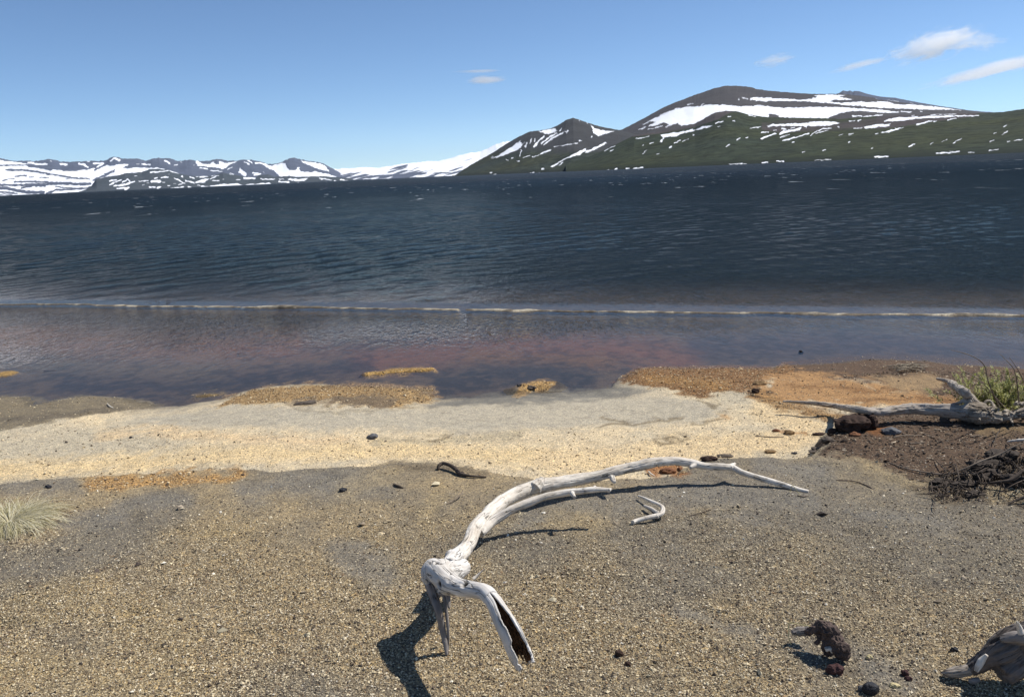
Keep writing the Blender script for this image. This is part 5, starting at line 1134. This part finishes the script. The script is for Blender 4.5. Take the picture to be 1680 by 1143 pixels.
for q in range(3200):
    a = random.uniform(0, 6.28); rr = abs(random.gauss(0, 0.075)); x, y = TO[0]-0.02+rr*math.cos(a), TO[1]+rr*math.sin(a)
    out = 0.55+random.random()*1.0; aa = a+random.gauss(0, 0.7)
    roots.append((x, y, float(TO[2])-0.005)); dirs.append((math.cos(aa)*out+0.12, math.sin(aa)*out, 1.0)); lens.append(random.uniform(0.12, 0.29)); wid.append(random.uniform(0.0012, 0.0026))
blades('grass_blades', roots, dirs, lens, wid, M_DRYGR, TG, TO, droop=1.9, seg=7)

# green shrub behind the log
M_LEAF = leaf_mat('willow_leaf', [(0, (0.17, 0.17, 0.045)), (0.5, (0.36, 0.37, 0.12)), (0.85, (0.54, 0.52, 0.24)), (1, (0.66, 0.62, 0.35))], 0.4)
bb = place(1672, 684, 0); BO = np.array(bb)
BU = tag(empty('willow_shrub', bb), 'green narrow-leaved shrub spreading behind the log at the right edge', 'shrub')
stems = []; lroots, ldirs, llens, lwid = [], [], [], []
rs = np.random.default_rng(44)
for q in range(110):
    bx_, by_ = BO[0]+rs.normal(-0.02, .10), BO[1]+0.12+rs.normal(0.05, .10)
    a = rs.uniform(-1.0, 0.85); L = rs.uniform(.12, .27)
    d = np.array([math.sin(a)*1.35-0.50, rs.normal(0, .35), 0.75+0.5*math.cos(a)-0.25*abs(a)]); d /= np.linalg.norm(d)
    p = np.array([bx_, by_, float(BO[2])-0.01]); pts = [p.copy()]
    for k in range(9):
        d = d+np.array([rs.normal(0, .09), rs.normal(0, .09), rs.normal(0.0, .07)]); d /= np.linalg.norm(d); p = p+d*L/9; pts.append(p.copy())
        if k >= 2:
            for z_ in range(8):
                ld = d*0.9+rs.normal(0, .65, 3); lroots.append(p+rs.normal(0, .006, 3)); ldirs.append(ld); llens.append(rs.uniform(.016, .034)); lwid.append(rs.uniform(.004, .008))
    stems.append((spline(pts, 20), np.linspace(.0028, .0011, 20)))
for pts in ([(1640, 668, .1, 2.5), (1622, 628, .3, 2), (1614, 598, .42, 1.6), (1590, 582, .5, 1.3), (1560, 574, .52, .8)], [(1672, 660, .15, 2.2), (1665, 610, .38, 1.8), (1648, 588, .46, 1.2), (1640, 580, .48, .7)], [(1690, 650, .2, 2), (1672, 610, .38, 1.5), (1656, 586, .46, .8)], [(1650, 670, .08, 1.6), (1600, 618, .28, 1.2), (1560, 604, .3, .8)]):
    stems.append(path_between(pts, 24))
simple_tubes('stems', stems, W_TWIG, BU, 6, BO)
blades('foliage', lroots, ldirs, llens, lwid, M_LEAF, BU, BO, droop=0.15, seg=3)
# bleached dead shrub clump near the water
db_ = place(1490, 603, 0); DO = np.array(db_); tbs = []
rs = np.random.default_rng(9)
for q in range(70):
    x = 1490+rs.normal(0, 13); y = 603+rs.normal(0, 3.0); L = rs.uniform(10, 34); a = rs.normal(0, .3)
    tbs.append(path_between([(x-L/2, y+2*math.sin(a), rs.uniform(.004, .02), .8), (x, y-2, rs.uniform(.015, .05), 1.1), (x+L/2, y-2*math.sin(a)+rs.normal(0, 1), rs.uniform(.003, .02), .5)], 10))
o = simple_tubes('dead_grass_clump', tbs, wood_mat('bleached_stems', (0.42, 0.36, 0.27), (0.25, 0.2, 0.15), (.05, .04, .03)), None, 5, DO); o.location = DO.tolist()
tag(o, 'bleached dead stems matted on the dark ground near the water', 'dead grass')
# dark brush heap at right
hb = place(1640, 792, 0); HO = np.array(hb); tbs = []
rs = np.random.default_rng(19)
for q in range(260):
    x = rs.uniform(1525, 1730); yc = np.interp(x, [1535, 1600, 1640, 1730], [800, 782, 768, 758]); y = yc+rs.normal(0, 12+ (x-1535)*0.05); L = rs.gamma(2.0, 9.0); a = rs.uniform(-1.5, 1.5)
    h0 = rs.uniform(0.0, .05)*np.interp(x, [1535, 1650], [.3, 1.3])
    tbs.append(path_between([(x-L/2*math.cos(a), y+L/3*math.sin(a), h0*.5+.003, 1.4), (x, y-2, h0+.012, 1.9), (x+L/2*math.cos(a), y-L/3*math.sin(a), h0*.6+.003, 1.0)], 8))
o = simple_tubes('brush_heap', tbs, W_BARK, None, 5, HO); o.location = HO.tolist()
tag(o, 'tangled heap of dark dead twigs on the ground at the right edge', 'brush')
CLODN = ['at the left tip of the dark brush', 'low under the twigs', 'highest at the back of the brush', 'beside the thick dead branch', 'at the right edge of the frame', 'right of the pale knobbly twig', 'in front of the brush', 'near the middle of the brush']
for k_, (x, y, w, h) in enumerate([(1545, 792, 26, 7), (1590, 795, 34, 9), (1620, 765, 40, 16), (1618, 783, 30, 12), (1668, 790, 40, 16), (1650, 752, 44, 18), (1600, 812, 26, 8), (1632, 778, 30, 12)]):
    stone('black peaty clod '+CLODN[k_], x, y, w, h, K_PEAT, 60+k_, sharp=0.5, name='peat_clod', cat='clod', group='peat clods under the brush')
# bare weed standing in the water beyond the bar
wb = gp(272, 500, 0); WO = np.array([wb[0], wb[1], -0.05]); tbs = []
rs = np.random.default_rng(4)
for q in range(9):
    p = WO+np.array([rs.normal(0, .12), rs.normal(0, .04), 0]); top_ = p+np.array([rs.normal(0, .10), 0, rs.uniform(.10, .2)])
    tbs.append((spline([p, (p+top_)/2+rs.normal(0, .015, 3), top_], 8), np.linspace(.003, .0012, 8)))
    for z_ in range(3):
        s0 = p*0.4+top_*0.6; s1 = s0+np.array([rs.normal(0, .05), 0, rs.uniform(.0, .06)]); tbs.append((spline([s0, s1], 4), np.linspace(.0018, .0008, 4)))
o = simple_tubes('bare_weed', tbs, W_BARK, None, 5, WO); o.location = WO.tolist(); tag(o, 'small bare weed standing in the water by the bar at left', 'weed')

# ---- loose grit: pumice grains and litter too many to count
def grit(name, label, npts, region, size, pal, prob, seed, gr_lo=0.0, sink=0.2, flat=0.75):
    rg = np.random.default_rng(seed); (x0, x1), (y0, y1) = region
    X = rg.uniform(x0, x1, npts); Y = rg.uniform(y0, y1, npts)
    # keep what a side step could still see
    m = np.abs(X) < 0.95*Y+0.9; X, Y = X[m], Y[m]
    ix = np.clip(np.searchsorted(gxs, X), 1, len(gxs)-1); iy = np.clip(np.searchsorted(gys, Y), 1, len(gys)-1)
    q = iy*len(gxs)+ix
    keep = rg.random(len(X)) < prob(X, Y, gra[q], q); X, Y, q = X[keep], Y[keep], q[keep]
    Zg = gz(X, Y); n = len(X)
    s = np.exp(rg.normal(math.log(size), 0.42, n)); s = np.clip(s, size*0.35, size*3.6)
    base = np.array([(1, 0, 0), (-1, 0, 0), (0, 1, 0), (0, -1, 0), (0, 0, 1), (0, 0, -1)], float)
    tri = np.array([(0, 2, 4), (2, 1, 4), (1, 3, 4), (3, 0, 4), (2, 0, 5), (1, 2, 5), (3, 1, 5), (0, 3, 5)])
    J = base[None]*(0.7+0.6*rg.random((n, 6, 1)))+rg.normal(0, 0.22, (n, 6, 3))
    J[:, :, 2] *= flat
    J[:, :, 0] *= (1+0.5*rg.random((n, 1)))
    a = rg.uniform(0, 6.28, n)[:, None]; tl = rg.normal(0, .4, n)[:, None]
    x_, y_, z_ = J[..., 0]*np.cos(a)-J[..., 1]*np.sin(a), J[..., 0]*np.sin(a)+J[..., 1]*np.cos(a), J[..., 2]
    y2, z2 = y_*np.cos(tl)-z_*np.sin(tl), y_*np.sin(tl)+z_*np.cos(tl)
    V = np.stack([x_, y2, z2], -1)*s[:, None, None]*0.5
    V += np.stack([X, Y, Zg+s*flat*0.5*(1-2*sink)], -1)[:, None, :]
    Fc = (tri[None]+6*np.arange(n)[:, None, None]).reshape(-1, 3)
    me = newmesh(name, V.reshape(-1, 3), Fc, False)
    pal_c = np.array([p[:3] for p in pal]); w = np.array([p[3] for p in pal]); w = w/w.sum()
    c = pal_c[rg.choice(len(pal), n, p=w)]*(0.75+0.5*rg.random((n, 1)))
    c = c*0.8+0.2*col[q]*c.mean(1, keepdims=True)/np.maximum(col[q].mean(1, keepdims=True), .02)
    vattr(me, 'gc', np.repeat(c, 6, axis=0))
    mm = N(name+'_grains')
    mt = mm.surf(mm.pbsdf(Base_Color=mm.attr('gc', 'Color'), Roughness=0.85, Specular_IOR_Level=0.2))
    return tag(link(name, me, mt), kind='stuff', label=label)
PAL = [(0.60, 0.50, 0.32, 5), (0.45, 0.37, 0.24, 4), (0.24, 0.18, 0.11, 3), (0.62, 0.53, 0.37, 2), (0.15, 0.11, 0.08, 2.5), (0.075, 0.062, 0.052, 2.8), (0.32, 0.20, 0.10, 1), (0.72, 0.66, 0.54, .5)]
grit('pumice_gravel', 'coarse yellowish pumice grit strewn over the dark sand', 1250000, ((-3.6, 4.2), (1.7, 4.6)), 0.0035, PAL, lambda X, Y, g, q: np.clip(g*1.05, 0, 1)*sstep(4.5, 2.5, Y)*0.9+0.04, 1)
PAL2 = [(0.55, 0.44, 0.27, 4), (0.66, 0.56, 0.38, 2), (0.25, 0.19, 0.12, 2), (0.12, 0.10, 0.08, 1.2)]
grit('beach_grit', 'sparse pumice grains on the pale beach', 150000, ((-6, 6.5), (3.4, 9.0)), 0.0075, PAL2, lambda X, Y, g, q: (g > .2)*np.clip(g, 0, 1)*0.45, 2)
PAL3 = [(0.32, 0.20, 0.095, 4), (0.21, 0.12, 0.06, 4), (0.46, 0.33, 0.18, 3), (0.10, 0.065, 0.04, 3)]
grit('dry_litter', 'brown plant litter and rusty pumice banked along the water', 260000, ((-5, 6), (3.5, 9.0)), 0.007, PAL3, lambda X, Y, g, q: (g > .8)*(col[q][:, 0] > 1.5*col[q][:, 2])*(Y > 3.9)*(col[q][:, 0] < .42)*0.8, 3, flat=0.35)
PAL4 = [(0.06, 0.045, 0.035, 4), (0.12, 0.09, 0.065, 3), (0.26, 0.21, 0.15, 1.2), (0.45, 0.38, 0.27, .6)]
grit('dark_litter', 'dark crumbs and chips on the brown soil', 90000, ((1.2, 6), (3.2, 7.5)), 0.009, PAL4, lambda X, Y, g, q: (col[q][:, 0] < .13)*0.5, 4, flat=0.5)
PEB = [(0.5, 0.44, 0.3, 3), (0.3, 0.24, 0.17, 3), (0.08, 0.06, 0.05, 2.0), (0.7, 0.66, 0.56, 1)]
grit('pebbles', 'scattered larger pumice pebbles on the dark sand', 1900, ((-3.6, 4.2), (1.7, 4.4)), 0.011, PEB, lambda X, Y, g, q: 0.12+0.4*g, 5, sink=0.3)
